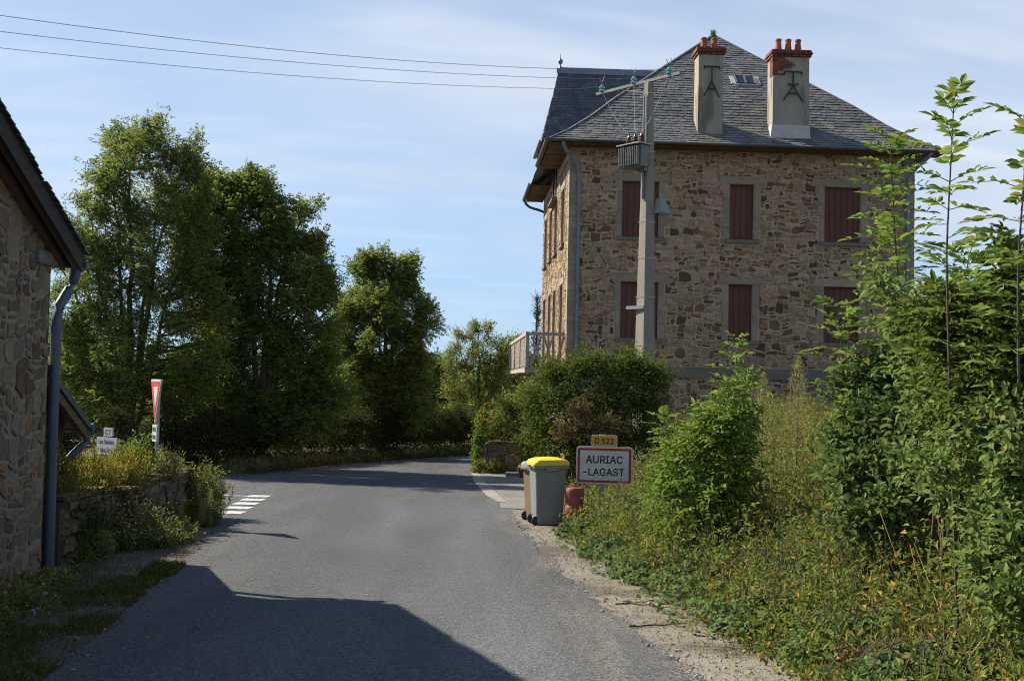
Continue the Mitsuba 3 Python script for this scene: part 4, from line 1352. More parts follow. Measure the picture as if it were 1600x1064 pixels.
def bin_at(o, ang, body, lid, label, h=1.0, open_=0.0, w=(.53, .43), dpt=(.58, .46)):
    t = thing('wheelie_bin', label, 'bin')
    F = yaw_frame(o, ang)                       # a across, b up, h towards us
    M = lambda q: F(np.asarray(q)[:, [0, 2, 1]])
    ring = []
    for z, k in ((.04, 0.0), (.10, .06), (h - .12, .93), (h - .10, 1.0)):
        ww, dd = w[1] + (w[0] - w[1]) * k, dpt[1] + (dpt[0] - dpt[1]) * k
        p = np.array(rrect(ww, dd, .05).exterior.coords)[:-1]
        ring.append(np.column_stack([p, np.full(len(p), z)]))
    n = len(ring[0])
    v = np.vstack(ring)
    i = np.arange(n)
    f = np.vstack([np.stack([k * n + i, k * n + (i + 1) % n, (k + 1) * n + (i + 1) % n, (k + 1) * n + i], 1) for k in range(3)])
    f = np.vstack([f[:, [0, 1, 2]], f[:, [0, 2, 3]], [[0, a, a + 1] for a in range(1, n - 1)]])
    bk_ = put(t + '__body', MB().add(M(v), f), body, smooth=30)
    v, f = extrude(rrect(w[0] + .07, dpt[0] + .07, .06).difference(rrect(w[0] - .04, dpt[0] - .04, .05)), .055)
    put(t + '__rim', MB().add(M(v + [0, 0, h - .115]), f), body)
    put(t + '__rim_lug', MB().add(*cbox((-.10, .001 + dpt[0] / 2 + .03, h - .15), (.10, dpt[0] / 2 + .06, h - .062), .01, M)), body)
    # lid: a shallow dome of rounded rings
    ring = []
    for z, e in ((h - .058, .08), (h - .02, .075), (h + .02, .03), (h + .035, -.10), (h + .04, -.40)):
        p = np.array(rrect(w[0] + e, dpt[0] + e, max(.02, .07 + e * .15)).exterior.coords)[:-1]
        q = np.column_stack([p, np.full(len(p), z)])
        q[:, 2] += .02 * np.cos(p[:, 0] * 7) * (e < .05) + open_ * (p[:, 0] - .2)
        ring.append(q)
    v = np.vstack(ring)
    n = len(ring[0])
    i = np.arange(n)
    f = np.vstack([np.stack([k * n + i, k * n + (i + 1) % n, (k + 1) * n + (i + 1) % n, (k + 1) * n + i], 1) for k in range(4)])
    f = np.vstack([f[:, [0, 1, 2]], f[:, [0, 2, 3]], [[4 * n, 4 * n + a, 4 * n + a + 1] for a in range(1, n - 1)]])
    put(t + '__lid', MB().add(M(v), f), lid, smooth=35)
    for s in (-1, 1):
        c = np.array([-w[1] / 2 + .01, s * dpt[1] * .42, .09])
        pr = [(.0, -.028), (.068, -.028), (.085, -.016), (.085, .016), (.068, .028), (.0, .028)]
        v, f = lathe(pr, (0, 0, 0), 18)
        put(t + '__wheel', MB().add(M(v[:, [0, 2, 1]] + c), f), 'm_rubber', smooth=40)
    put(t + '__handle', MB().add(*tubes(M(np.array([[-w[0] / 2 - .08, -dpt[0] * .4, h - .07], [-w[0] / 2 - .08, dpt[0] * .4, h - .07]])), np.full(2, .014), 8, True)), body)
    return t


bin_at((.63, 18.95, -.575), -.17, 'm_bin_grey', 'm_bin_yellow', 'grey wheelie bin with bright yellow lid standing at the verge', h=1.06, open_=.03)
bin_at((.54, 19.62, -.60), -.30, 'm_bin_brown', 'm_bin_grey', 'brown wheelie bin mostly hidden behind the grey yellow-lidded one', h=.98, w=(.50, .40), dpt=(.54, .44))
hy = thing('hydrant', 'rusty red cast hydrant standing in weeds between bin and town sign', 'hydrant')
hc = (1.05, 18.45, 0)
put(hy + '__hood', MB().add(*lathe([(0, .10), (.08, .105), (.135, .09), (.158, .055), (.160, .0), (.140, -.165), (.136, -.18)], hc, 24)), 'm_red_cast', smooth=40)
put(hy + '__body', MB().add(*lathe([(.130, -.181), (.150, -.20), (.158, -.25), (.150, -.31), (.110, -.38), (.085, -.42), (.085, -.60), (.12, -.61), (.12, -.7)], hc, 24)), 'm_red_cast', smooth=40)
put(hy + '__cap', MB().add(*lathe([(0, .104), (.03, .105), (.03, .135), (.0, .138)], hc, 8)), 'm_red_cast')

# ------------------------------------------------------------------ pole, transformer, wires
PN1, PN2 = np.array([-.77, -.638, 0]), np.array([.638, -.77, 0])
PO = np.array([3.0, 26.0, 0])
PF = Frame(PO, PN2, PN1, EZ)                       # (along arm, outwards to the left face, z)
pole = thing('concrete_pole', 'tall tapered concrete power pole with crossarm, half sunlit', 'utility pole')


def frustum(z0, z1, s0, s1, b=.02):
    r = []
    for z, s in ((z0, s0), (z1, s1)):
        h = s / 2
        r.append(np.array([[h - b, -h], [h, -h + b], [h, h - b], [h - b, h], [-h + b, h], [-h, h - b], [-h, -h + b], [-h + b, -h]]))
    v = np.vstack([np.column_stack([r[0], np.full(8, z0)]), np.column_stack([r[1], np.full(8, z1)])])
    i = np.arange(8)
    f = np.stack([i, (i + 1) % 8, (i + 1) % 8 + 8, i + 8], 1)
    return SPF(v), np.vstack([f[:, [0, 1, 2]], f[:, [0, 2, 3]], [[8, 8 + k, 9 + k] for k in range(1, 7)]])


SPF = Frame(PO, unit(np.array([.557, -.83, 0])), unit(np.array([-.83, -.557, 0])), EZ)
side = lambda z: .345 - .0265 * (z - 2.0)
put(pole + '__shaft', MB().add(*frustum(-.6, 8.62, side(-.6), side(8.62))), 'm_pole')
for z in (2.62, 3.72, 4.60, 5.42, 7.02, 8.35):
    h = side(z) / 2 + .004
    mb = MB()
    for lo, hi in (((-h, h, z), (h, h + .006, z + .022)), ((-h, -h - .006, z), (h, -h, z + .022)), ((h, -h - .006, z), (h + .006, h + .006, z + .022)), ((-h - .006, -h - .006, z), (-h, h + .006, z + .022))):
        mb.add(*cbox(lo, hi, .002, SPF))
    put(pole + '__strap', mb, 'm_galv')
h = side(3.5) / 2
put(pole + '__bracket', MB().add(*cbox((-.42, h + .002, 3.45), (h - .02, h + .06, 3.53), .006, PF)), 'm_galv', label='short flat bracket on the lit face')
arm = put(pole + '__crossarm', MB().add(*bar(PF(np.array([[-1.72, .0, 8.66]]))[0], PF(np.array([[.95, 0, 8.66]]))[0], .07, .07)).add(*bar(PF(np.array([[-.9, .0, 8.62]]))[0], PF(np.array([[.05, -.06, 8.38]]))[0], .04, .04)), 'm_trafo')
mb = MB()
put(pole + '__conduit', MB().add(*tubes(PF(np.array([[.05, side(7.5) / 2 + .03, 7.15], [.05, side(8.2) / 2 + .03, 8.30]])), np.full(2, .022), 8, True)), 'm_galv')
put(pole + '__conduit', MB().add(*tubes(PF(np.array([[-.03, side(7.5) / 2 + .03, 7.15], [-.03, side(8.2) / 2 + .03, 8.30]])), np.full(2, .022), 8, True)), 'm_galv')
put(pole + '__conduit', MB().add(*tubes(PF(np.array([[.0, side(6.3) / 2 + .035, 6.62], [.0, side(6.0) / 2 + .035, 5.95]])), np.full(2, .03), 8, True)), 'm_pipe_grey')
for s in (-1.54, -.49, .61):
    c = PF(np.array([[s, 0, 8.70]]))[0]
    put(arm + '__insulator', MB().add(*lathe([(.0, .0), (.028, 0), (.03, .025), (.066, .03), (.074, .05), (.046, .085), (.036, .095), (.066, .10), (.070, .12), (.042, .165), (.024, .19), (0, .20)], c - [0, 0, .03], 18)), 'm_glass_green', smooth=40, label='green glass insulator' if s < -1 else None)
    put(arm + '__pin', MB().add(*tubes(np.array([c - [0, 0, .08], c - [0, 0, .03]]), np.full(2, .016), 6, True)).add(*tubes(np.array([c + [0, 0, .19], c + [.05, 0, .36]]), np.full(2, .008), 4)).add(*tubes(np.array([c + [0, 0, .19], c + [-.07, .02, .34]]), np.full(2, .008), 4)), 'm_trafo')
lk = put(pole + '__lamp', MB().add(PF(np.array([[.15, -.34, 5.62], [.42, -.34, 5.62], [.42, -.06, 5.62], [.15, -.06, 5.62], [.18, -.30, 5.96], [.28, -.30, 5.96], [.28, -.10, 5.96], [.18, -.10, 5.96]])), np.array([[0, 1, 2, 3], [4, 7, 6, 5], [0, 4, 5, 1], [1, 5, 6, 2], [2, 6, 7, 3], [3, 7, 4, 0]])), 'm_lamp', label='small boxy lamp behind the pole')
put(lk + '__glass', MB().add(*cbox((.17, -.32, 5.585), (.40, -.08, 5.617), .01, PF)), 'm_pane')

tr = thing('transformer', 'dark grey finned transformer box hung on the concrete pole', 'transformer')
y0 = side(6.9) / 2 + .03
tb = put(tr + '__tank', MB().add(*cbox((-.34, y0 + .10, 6.60), (.30, y0 + .40, 7.10), .02, PF)), 'm_trafo')
put(tr + '__hanger', MB().add(*cbox((-.12, y0 - .028, 6.55), (.12, y0 + .098, 7.12), .01, PF)), 'm_trafo')
put(tr + '__lid', MB().add(*cbox((-.38, y0 + .04, 7.102), (.34, y0 + .52, 7.135), .01, PF)), 'm_galv')
for k in range(11):
    x = -.325 + k * .056
    put(tr + '__fin', MB().add(*cbox((x, y0 + .403, 6.64), (x + .022, y0 + .50, 7.06), .004, PF)), 'm_trafo')
for x in (-.24, -.04, .16):
    c = PF(np.array([[x, y0 + .24, 7.135]]))[0]
    put(tr + '__bushing', MB().add(*lathe([(.05, 0), (.05, .05), (.075, .06), (.04, .10), (.07, .11), (.035, .16), (.06, .17), (.03, .22), (.02, .27), (0, .28)], c, 14)), 'm_porcelain', smooth=40)
mb = MB()
for s, x in ((-1.54, -.24), (-.49, -.04), (.61, .16)):
    p0, p2 = PF(np.array([[s, 0, 8.72]]))[0], PF(np.array([[x, y0 + .24, 7.40]]))[0]
    m = (p0 + p2) / 2 + [0, 0, -.25]
    t = np.linspace(0, 1, 10)[:, None]
    mb = MB().add(*tubes((1 - t) ** 2 * p0 + 2 * t * (1 - t) * m + t * t * p2, np.full(10, .0035), 4))
    put(tr + '__lead_wire', mb, 'm_wire')
WLAB = ('topmost of the three power lines crossing the sky', 'middle of the three power lines crossing the sky', 'lowest of the three power lines crossing the sky')
for lab, s, q in zip(WLAB, (.61, -.49, -1.54), (((-7.51, 16.5, 6.87), (-4.11, 19.32, 7.35), (.74, 23.35, 8.10)), ((-7.97, 17.54, 6.95), (-4.37, 20.54, 7.48), (.79, 24.82, 8.30)), ((-8.42, 18.54, 6.98), (-4.61, 21.71, 7.54), (.76, 26.17, 8.38)))):
    p0 = PF(np.array([[s, 0, 8.83]]))[0]
    Q = np.array([p0, q[2], q[1], q[0]])
    dist = np.linalg.norm(Q[:, :2] - p0[:2], axis=1)
    cz = np.polyfit(dist, Q[:, 2], 2)
    dirn = unit(np.array(q[0])[:2] - p0[:2])
    tt = np.linspace(0, 22, 45)
    zz = np.polyval(cz, tt)
    zz = zz + (p0[2] - zz[0]) * np.exp(-tt * 3)
    P = np.column_stack([p0[0] + dirn[0] * tt, p0[1] + dirn[1] * tt, zz])
    wk = thing('power_line', lab, 'cable', 'power lines crossing the sky')
    scene[wk] = mikit.ply(tubes(P, np.full(45, .0052), 5), 'm_wire')

# ------------------------------------------------------------------ trees
tr_ = np.random.default_rng(31)


def gz(x, y):
    return float(terrain(np.array([x]), np.array([y]))[0])


def tall_ash(x, y, spec, seed, label, cat, leafkey, group=None, name='tree', **kw):
    """spec: trunks [(dx, dy, ztop, r0)], clumps [(dx, dy, z, rx, ry, rz, n)]"""
    g = np.random.default_rng(seed)
    z0 = gz(x, y) - .15
    stems = []
    for dx, dy, zt, r0 in spec[0]:
        k = g.normal(0, .12, 2)
        stems.append((np.array([[x, y, z0], [x + dx * .25, y + dy * .25, z0 + (zt - z0) * .35], [x + dx * .6 + k[0], y + dy * .6 + k[1], z0 + (zt - z0) * .68], [x + dx, y + dy, zt]]), r0, .018))
    clumps = [((x + c[0], y + c[1], c[2]), (c[3], c[4], c[5]), c[6]) for c in spec[1]]
    return plant(name, label, cat, grow(g, stems, clumps, **kw), leafkey, group)




def filled(seed, ells, r, tw, depth=1.4, step=.85, skip=.07):
    """small foliage clumps spread evenly through a crown made of ellipses (x, z, rx, rz)"""
    g = np.random.default_rng(seed)
    E = np.array(ells)
    d = r * step
    out = []
    lo, hi = (E[:, :2] - E[:, 2:]).min(0), (E[:, :2] + E[:, 2:]).max(0)
    for k, z in enumerate(np.arange(lo[1], hi[1] + d, d * .87)):
        for x in np.arange(lo[0], hi[0] + d, d):
            c = np.array([x + (k % 2) * d / 2, z]) + g.normal(0, .25 * r, 2)
            e = (((c - E[:, :2]) / E[:, 2:]) ** 2).sum(1).min()
            if e > 1 or g.random() < skip:
                continue
            q = g.uniform(.7, 1.3)
            edge = 1 - .35 * max(0, e - .6) / .4
            y = g.normal(0, .42) * depth * math.sqrt(max(.15, 1.1 - e))
            out.append((c[0], y, c[1], r * q * edge * g.uniform(.85, 1.15), r * q * 1.2, r * q * edge * g.uniform(.8, 1.1), max(6, int(tw * q * edge))))
    top = [c for c in out if all(not (abs(o[0] - c[0]) < .45 and o[2] > c[2] + .3) for o in out)]
    for c in top:
        for _ in range(2):
            out.append((c[0] + g.normal(0, .25), c[1], c[2] + g.uniform(.15, .42), .14, .14, .26, 9))
    return out


# airy ash on the left, sky showing between its leaves
sp_ = ([(-1.5, .3, 6.6, .10), (-.2, 0, 7.9, .13), (1.2, -.4, 7.0, .11), (.5, .8, 7.2, .09), (2.0, .2, 6.4, .08), (-2.2, -.1, 5.2, .07), (-.9, .2, 8.0, .08)],
       filled(410, [(.4, 7.15, 1.7, 1.8), (.1, 5.4, 2.4, 2.0), (.2, 3.5, 2.6, 2.2), (.2, 1.8, 2.6, 1.4)], .52, 28))
tall_ash(-10.9, 33.0, sp_, 41, 'tall airy ash tree at far left with sky showing through its crown', 'tree', 'l_ash', per_twig=4, leaf=(.105, .042), kind='pinnate', pairs=2, rach=.18, twig_r=.006, upward=.6, jitter=.07, power=.6)
# denser dark tree beside it
sp_ = ([(-.9, .2, 6.8, .12), (.1, 0, 7.4, .16), (.9, .3, 6.4, .11), (1.5, -.2, 5.4, .09), (-1.5, -.2, 5.2, .09)],
       filled(420, [(-1.7, 6.2, 1.2, 1.9), (-.6, 6.5, 1.35, 1.4), (.45, 5.7, 1.35, 1.35), (.4, 4.5, 1.75, 1.8), (.1, 2.9, 2.2, 2.1), (.1, 1.2, 2.7, 1.3)], .54, 36))
tall_ash(-7.55, 35.0, sp_, 42, 'dense dark green tree standing between the airy ash and the round-topped tree', 'tree', 'l_dense', per_twig=5, leaf=(.115, .050), kind='pinnate', pairs=2, rach=.18, twig_r=.007, upward=.5, jitter=.08, power=.6)
# round-topped tree in the middle
sp_ = ([(-.9, .2, 5.0, .11), (.1, 0, 6.1, .14), (.9, .2, 5.2, .10), (-.3, -.3, 5.7, .09), (1.6, 0, 4.6, .07), (-1.6, 0, 4.0, .07)],
       filled(430, [(-.1, 5.5, 1.4, 1.25), (.0, 4.2, 2.1, 1.6), (-.25, 3.0, 2.15, 1.5), (-.2, 1.8, 2.2, 1.3), (-.2, .6, 2.4, 1.1)], .56, 31))
tall_ash(-5.1, 46.0, sp_, 43, 'round-topped green tree in the middle beyond the hedge', 'tree', 'l_ash', per_twig=5, leaf=(.125, .055), kind='pinnate', pairs=2, rach=.19, twig_r=.007, upward=.5, jitter=.09, power=.6)
# pale willowy tree at the bend
sp_ = ([(-.9, .2, 3.2, .07), (.0, 0, 4.2, .08), (.7, .1, 3.6, .06), (-.3, .1, 3.9, .05), (1.2, 0, 2.8, .05), (-1.5, 0, 2.2, .05), (.3, .1, 4.0, .05)],
       filled(440, [(-.1, 3.7, 1.3, .95), (0, 2.6, 1.8, 1.2), (0, 1.3, 1.9, 1.1), (0, .2, 2.1, .9)], .50, 26, skip=.15))
tall_ash(-1.75, 60.0, sp_, 44, 'pale yellow green willowy tree at the road bend', 'tree', 'l_willow', per_twig=9, leaf=(.15, .045), kind='simple', twig_r=.008, upward=.7, jitter=.10)
# trees farther off
for x, y, zt, w, key, lab in ((-4.6, 70, 3.0, 2.4, 'l_far', 'low green tree in the gap left of the willowy tree'), (-7.3, 76, 2.6, 3.0, 'l_far', 'distant green tree behind the round-topped tree'), (.2, 72, 4.3, 2.6, 'l_ash', 'dark green tree behind the willowy tree, left of the balcony'),
                              (2.6, 80, 3.6, 3.4, 'l_far', 'distant tree behind the house balcony'), (-15.5, 40, 3.2, 2.4, 'l_ash', 'low green tree under the airy ash at far left'), (-12.8, 46, 2.6, 2.6, 'l_far', 'sunlit green tree seen low between the airy ash and the dense tree'), (-10.2, 50, 2.2, 2.6, 'l_far', 'sunlit low tree glimpsed behind the dense dark tree'), (-18.5, 44, 4.6, 2.2, 'l_ash', 'green tree partly behind the barn roof edge')):
    g0 = gz(x, y)
    cs = []
    for k in range(9):
        an = k * 2.4
        rr = w * .55 * math.sqrt(k / 9)
        cs.append((rr * math.cos(an), rr * .6 * math.sin(an), g0 + (zt - g0) * (.30 + .62 * (1 - (k / 9) ** 1.3)) , w * .42, w * .36, (zt - g0) * .22, 110))
    cs += [(-w * .5, 0, g0 + .9, w * .5, .8, .8, 130), (w * .5, 0, g0 + .9, w * .5, .8, .8, 130), (0, 0, g0 + .8, w * .5, .8, .8, 130)]
    tall_ash(x, y, ([(0, 0, zt - .6, .10), (w * .25, .1, zt - 1.2, .07), (-w * .25, 0, zt - 1.3, .07)], cs), int(100 + y), lab, 'tree', key, per_twig=9, leaf=(.17, .085), twig_r=.01, jitter=.12, four=False)
# bare tree by the far corner of the house
g = np.random.default_rng(77)
bt = thing('bare_tree', 'leafless thin tree beside the far corner of the house', 'tree')
base = np.array([1.3, 60, gz(1.3, 60)])
mb = MB()
mb.add(*tubes(np.array([base, base + [.05, 0, 3.5], base + [-.05, 0, 5.6], base + [.0, 0, 7.4]]), np.array([.09, .07, .045, .012]), 6))
put(bt + '__trunk', mb, 'm_bark')
n = 90
t0 = g.uniform(.35, .98, n)
b0 = base + np.column_stack([g.normal(0, .03, n), 0 * t0, t0 * 7.4])
ln = (1.15 - t0) * g.uniform(.9, 1.9, n)
an = g.uniform(0, 2 * np.pi, n)
dv = np.column_stack([np.cos(an) * .6, np.sin(an) * .6, np.ones(n)])
tp = b0 + dv * ln[:, None] * .75
P = np.stack([b0, b0 + dv * ln[:, None] * .3 + g.normal(0, .05, (n, 3)), b0 + dv * ln[:, None] * .55 + g.normal(0, .06, (n, 3)), tp], 1)
mb = MB().add(*tubes(P, np.tile([.026, .02, .015, .008], (n, 1)), 4))
k = g.integers(0, n, 320)
b1 = P[k, 1] + (P[k, 3] - P[k, 1]) * g.uniform(0, 1, (320, 1))
e1 = b1 + unit(g.normal(size=(320, 3)) + [0, 0, .9]) * g.uniform(.2, .6, (320, 1))
mb.add(*tubes(np.stack([b1, (b1 + e1) / 2 + g.normal(0, .02, (320, 3)), e1], 1), np.tile([.012, .01, .006], (320, 1)), 3))
put(bt + '__branches', mb, 'm_bark', kind='stuff')

# dark hedge along the far side of the road
hg = np.random.default_rng(52)
hx = np.array([-14.5, -9.6, -8.35, -7.6, -6.9, -6.1, -5.3, -4.5, -3.7, -2.9, -2.1, -.9, .6])
hyy = np.array([29.9, 30.1, 30.9, 33.6, 37.2, 40.2, 42.9, 45.6, 47.8, 50.0, 51.9, 54.0, 55.8])
stems, clumps = [], []
tt = np.linspace(0, len(hx) - 1, 46)
for t in tt:
    x, y = np.interp(t, np.arange(len(hx)), hx), np.interp(t, np.arange(len(hx)), hyy) + .9
    z = gz(x, y)
    top = np.interp(t, [0, 2, 5, 9, 12], [.75, .65, .75, .42, .1]) + hg.normal(0, .22)
    stems.append((np.array([[x, y, z - .1], [x + hg.normal(0, .1), y, z + .6], [x + hg.normal(0, .2), y, top - .4]]), .03, .012))
    h = top - z
    clumps.append(((x, y, z + h * .70), (.62, .75, h * .32), 95))
    clumps.append(((x + hg.normal(0, .1), y - .12, z + h * .28), (.62, .8, h * .34), 95))
pt = grow(hg, stems, clumps, per_twig=9, leaf=(.10, .05), twig_r=.006, upward=.2, jitter=.09)
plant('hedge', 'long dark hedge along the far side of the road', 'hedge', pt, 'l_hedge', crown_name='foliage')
# dry grass and weeds at the foot of the hedge
n = 9000
t = hg.random(n) * (len(hx) - 1.0)
px = np.interp(t, np.arange(len(hx)), hx) + hg.normal(.25, .35, n)
py = np.interp(t, np.arange(len(hx)), hyy) - hg.random(n) ** 1.5 * .55 + .1
hh = hg.uniform(.10, .38, n)
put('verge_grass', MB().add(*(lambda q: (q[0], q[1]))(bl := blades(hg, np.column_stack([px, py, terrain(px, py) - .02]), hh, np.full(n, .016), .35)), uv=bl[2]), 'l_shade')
tag('verge_grass', 'dark grass and weeds along the foot of the dark hedge', 'grass', kind='stuff')

# far belt of trees round the fields
fr = np.random.default_rng(63)
n = 26000
an = fr.uniform(-.75, 1.0, n)
R = fr.uniform(118, 150, n)
cz = 3.6 + 2.4 * meshkit.noise(np.column_stack([an * 40, 0 * an, 0 * an]), 4)
pos = np.column_stack([R * np.sin(an), R * np.cos(an), -1.6 + cz * fr.random(n) ** .7])
lv = leaves(fr, pos, unit(fr.normal(size=(n, 3))), unit(fr.normal(size=(n, 3)) + [0, 0, 1]), fr.uniform(.6, 1.2, n), fr.uniform(.4, .8, n), False)
put('treeline', MB().add(lv[0], lv[1], uv=lv[2]), 'l_far')
tag('treeline', 'far belt of trees along the horizon', 'forest', kind='stuff')

# houses glimpsed through the trees
for x, y, w, d_, h, rh, lab, key in ((-18.3, 62, 7.0, 6, 1.4, 2.0, 'far cottage with red tiled roof glimpsed behind the give way sign', 'm_roof_far'), (-20.5, 52, 5.5, 5, 1.9, 1.7, 'far house with grey roof glimpsed left behind the shed roof', 'm_slate')):
    t = thing('far_house', lab, 'house')
    z = gz(x, y) - .3
    mb = MB().add(*cbox((x - w / 2, y - d_ / 2, z), (x + w / 2, y + d_ / 2, z + h), .02))
    put(t + '__wall', mb, 'm_wall_far')
    V = np.array([[x - w / 2 - .3, y - d_ / 2 - .3, z + h - .1], [x + w / 2 + .3, y - d_ / 2 - .3, z + h - .1], [x + w / 2 + .3, y + d_ / 2 + .3, z + h - .1], [x - w / 2 - .3, y + d_ / 2 + .3, z + h - .1], [x - w / 2 - .3, y, z + h + rh], [x + w / 2 + .3, y, z + h + rh]])
    put(t + '__roof', MB().add(V, np.array([[0, 1, 5, 4], [2, 3, 4, 5]])).add(V, np.array([[0, 4, 3], [1, 2, 5]])), key)

# ------------------------------------------------------------------ bushes by the house
bg = np.random.default_rng(71)


def bush(name, label, cat, clumps, leafkey, stems=None, seed=1, group=None, extra=None, **kw):
    g = np.random.default_rng(seed)
    if stems is None:
        cs = np.array([c[0] for c in clumps])
        x, y = cs[:, 0].mean(), cs[:, 1].mean()
        z = gz(x, y)
        stems = []
        for k in range(4):
            q = cs[g.integers(len(cs))]
            stems.append((np.array([[x + g.normal(0, .1), y + g.normal(0, .1), z - .1], [(x + q[0]) / 2, (y + q[1]) / 2, (z + q[2]) / 2], q]), .03, .01))
    return plant(name, label, cat, grow(g, stems, clumps, **kw), leafkey, group, wood='m_twig', crown_name='foliage')


cl = [((1.0, 25.6, 1.9), (.75, .7, .55), 260), ((1.75, 25.4, 2.15), (.75, .7, .5), 260), ((2.5, 25.3, 2.15), (.75, .7, .5), 260), ((3.1, 25.2, 1.95), (.6, .7, .5), 220), ((.55, 25.8, 1.4), (.55, .6, .5), 180), ((1.3, 25.2, 1.3), (.9, .8, .7), 300), ((2.2, 25.1, 1.4), (.9, .8, .7), 300), ((3.0, 25.0, 1.3), (.75, .7, .7), 250),
      ((.5, 25.4, .7), (.5, .7, .5), 170), ((1.2, 25.0, .5), (.9, .8, .6), 260), ((2.1, 24.9, .55), (.9, .8, .6), 260), ((3.0, 24.8, .6), (.8, .8, .6), 220), ((1.0, 24.9, -.15), (.8, .7, .5), 200), ((2.0, 24.7, .0), (.9, .7, .5), 200)]
bush('garden_shrub', 'big rounded green shrub in front of the house, hiding the pole foot', 'shrub', cl, 'l_bush', seed=5, per_twig=11, leaf=(.075, .036), jitter=.06, twig_r=.005, upward=.45,
     stems=[(np.array([[1.9 + dx * .3, 25.4, gz(1.9, 25.4) - .1], [1.9 + dx * .6, 25.3, .8], [1.9 + dx, 25.3, 1.9]]), .04, .012) for dx in (-1.0, -.4, .3, .9)])
n = 70
t_ = grow(np.random.default_rng(9), [(np.array([[1.9, 24.4, -.3], [1.7, 24.2, .5], [1.5, 24.1, 1.1]]), .02, .008)], [((1.45, 24.15, 1.15), (.42, .3, .35), 60), ((2.1, 24.1, .9), (.40, .3, .28), 50), ((1.1, 24.2, .75), (.3, .3, .25), 36)], per_twig=8, leaf=(.075, .045), jitter=.05)
plant('plum_shrub', 'dark reddish leaved shrub growing into the front of the big green shrub', 'shrub', t_, 'l_plum', wood='m_twig', crown_name='foliage')
bush('garden_shrub', 'yellow green shrub above the pier wall, left of the big shrub', 'shrub', [((-.05, 33.2, 1.0), (.65, .6, .65), 170), ((.6, 33.0, 1.3), (.7, .6, .6), 180), ((-.35, 33.6, .45), (.45, .5, .45), 110), ((.35, 33.0, .4), (.7, .6, .5), 170), ((.9, 32.8, .5), (.6, .6, .55), 150), ((.55, 32.9, -.15), (.5, .5, .4), 90)], 'l_willow', seed=6, per_twig=10, leaf=(.10, .055), jitter=.07)
rose = grow(np.random.default_rng(12), [(np.array([[-.95, 36.2, -1.1], [-.9, 36.1, -.2], [-.85, 36.0, .7]]), .02, .008)], [((-.85, 36.0, .55), (.33, .3, .42), 80), ((-.95, 36.0, -.05), (.28, .25, .4), 80), ((-1.0, 36.0, -.6), (.22, .22, .42), 60)], per_twig=9, leaf=(.085, .05), jitter=.05)
rt = plant('climbing_rose', 'climbing rose with orange yellow blooms on the left end of the pier wall', 'rose', rose, 'l_sapling', wood='m_stem_green', crown_name='foliage')
g = np.random.default_rng(13)
for k in range(11):
    c = np.array([-.85, 35.8, .62]) + g.normal(0, 1, 3) * [.24, .08, .24] - [0, 0, .1 * (k % 4)]
    m = 10
    dd = unit(g.normal(size=(m, 3)) + [0, -.6, .5])
    lv = leaves(g, np.repeat(c[None], m, 0), dd, unit(g.normal(size=(m, 3))), np.full(m, .055), np.full(m, .06), True)
    put(rt + '__bloom', MB().add(lv[0], lv[1], uv=lv[2]), 'l_rose')
wd = bush('weed_tuft', 'reddish green weeds at the left foot of the pier wall', 'weeds', [((-.9, 35.4, -.85), (.30, .25, .22), 60), ((-.45, 35.6, -.85), (.32, .22, .25), 60), ((-1.05, 35.2, -.98), (.18, .2, .12), 30)], 'l_weed', seed=15, per_twig=8, leaf=(.09, .03), jitter=.04)

# ------------------------------------------------------------------ overgrown bank on the right
og = np.random.default_rng(81)


def bank_points(n, ymin, ymax, tmin, tmax, power=1.3, tp=1.0):
    u = og.random(n)
    e = 1 - power
    y = (ymin ** e + u * (ymax ** e - ymin ** e)) ** (1 / e)
    t = tmin + (tmax - tmin) * og.random(n) ** tp
    x = np.interp(y, E_Y, E_X) + t
    return np.column_stack([x, y, terrain(x, y)])


def patchy(p, scale, seed, lo, hi):
    k = meshkit.fbm(np.column_stack([p[:, :2] * scale, np.full(len(p), seed)]), 3, seed)
    return np.clip((k - lo) / (hi - lo), 0, 1)


gr = MB()
p = bank_points(60000, 6.3, 33, .0, 6.5, 1.3, .8)
q = patchy(p, .9, 3, .35, .65)
k = og.random(len(p)) < (.30 + .60 * q) * (1 - .45 * ease(.8, 2.5, p[:, 0] - np.interp(p[:, 1], E_Y, E_X)))
p, q = p[k], q[k]
h = og.uniform(.12, .44, len(p)) * (.55 + .7 * q) * np.clip(.45 + (p[:, 0] - np.interp(p[:, 1], E_Y, E_X)) * .7, .45, 1.15) * (1.1 - .35 * ease(14, 26, p[:, 1]))
dry = patchy(p, .7, 8, .42, .62)
idd = np.where(og.random(len(p)) < .10 + .42 * dry, .72 + .28 * og.random(len(p)), .7 * og.random(len(p)))
b_ = blades(og, p - [0, 0, .02], h, og.uniform(.006, .013, len(p)) * (.8 + p[:, 1] / 25), .38, idd)
gr.add(b_[0], b_[1], uv=b_[2])
put('bank_grass', gr, 'l_grass')
tag('bank_grass', 'tangled green and straw coloured grass covering the right bank', 'grass', kind='stuff')

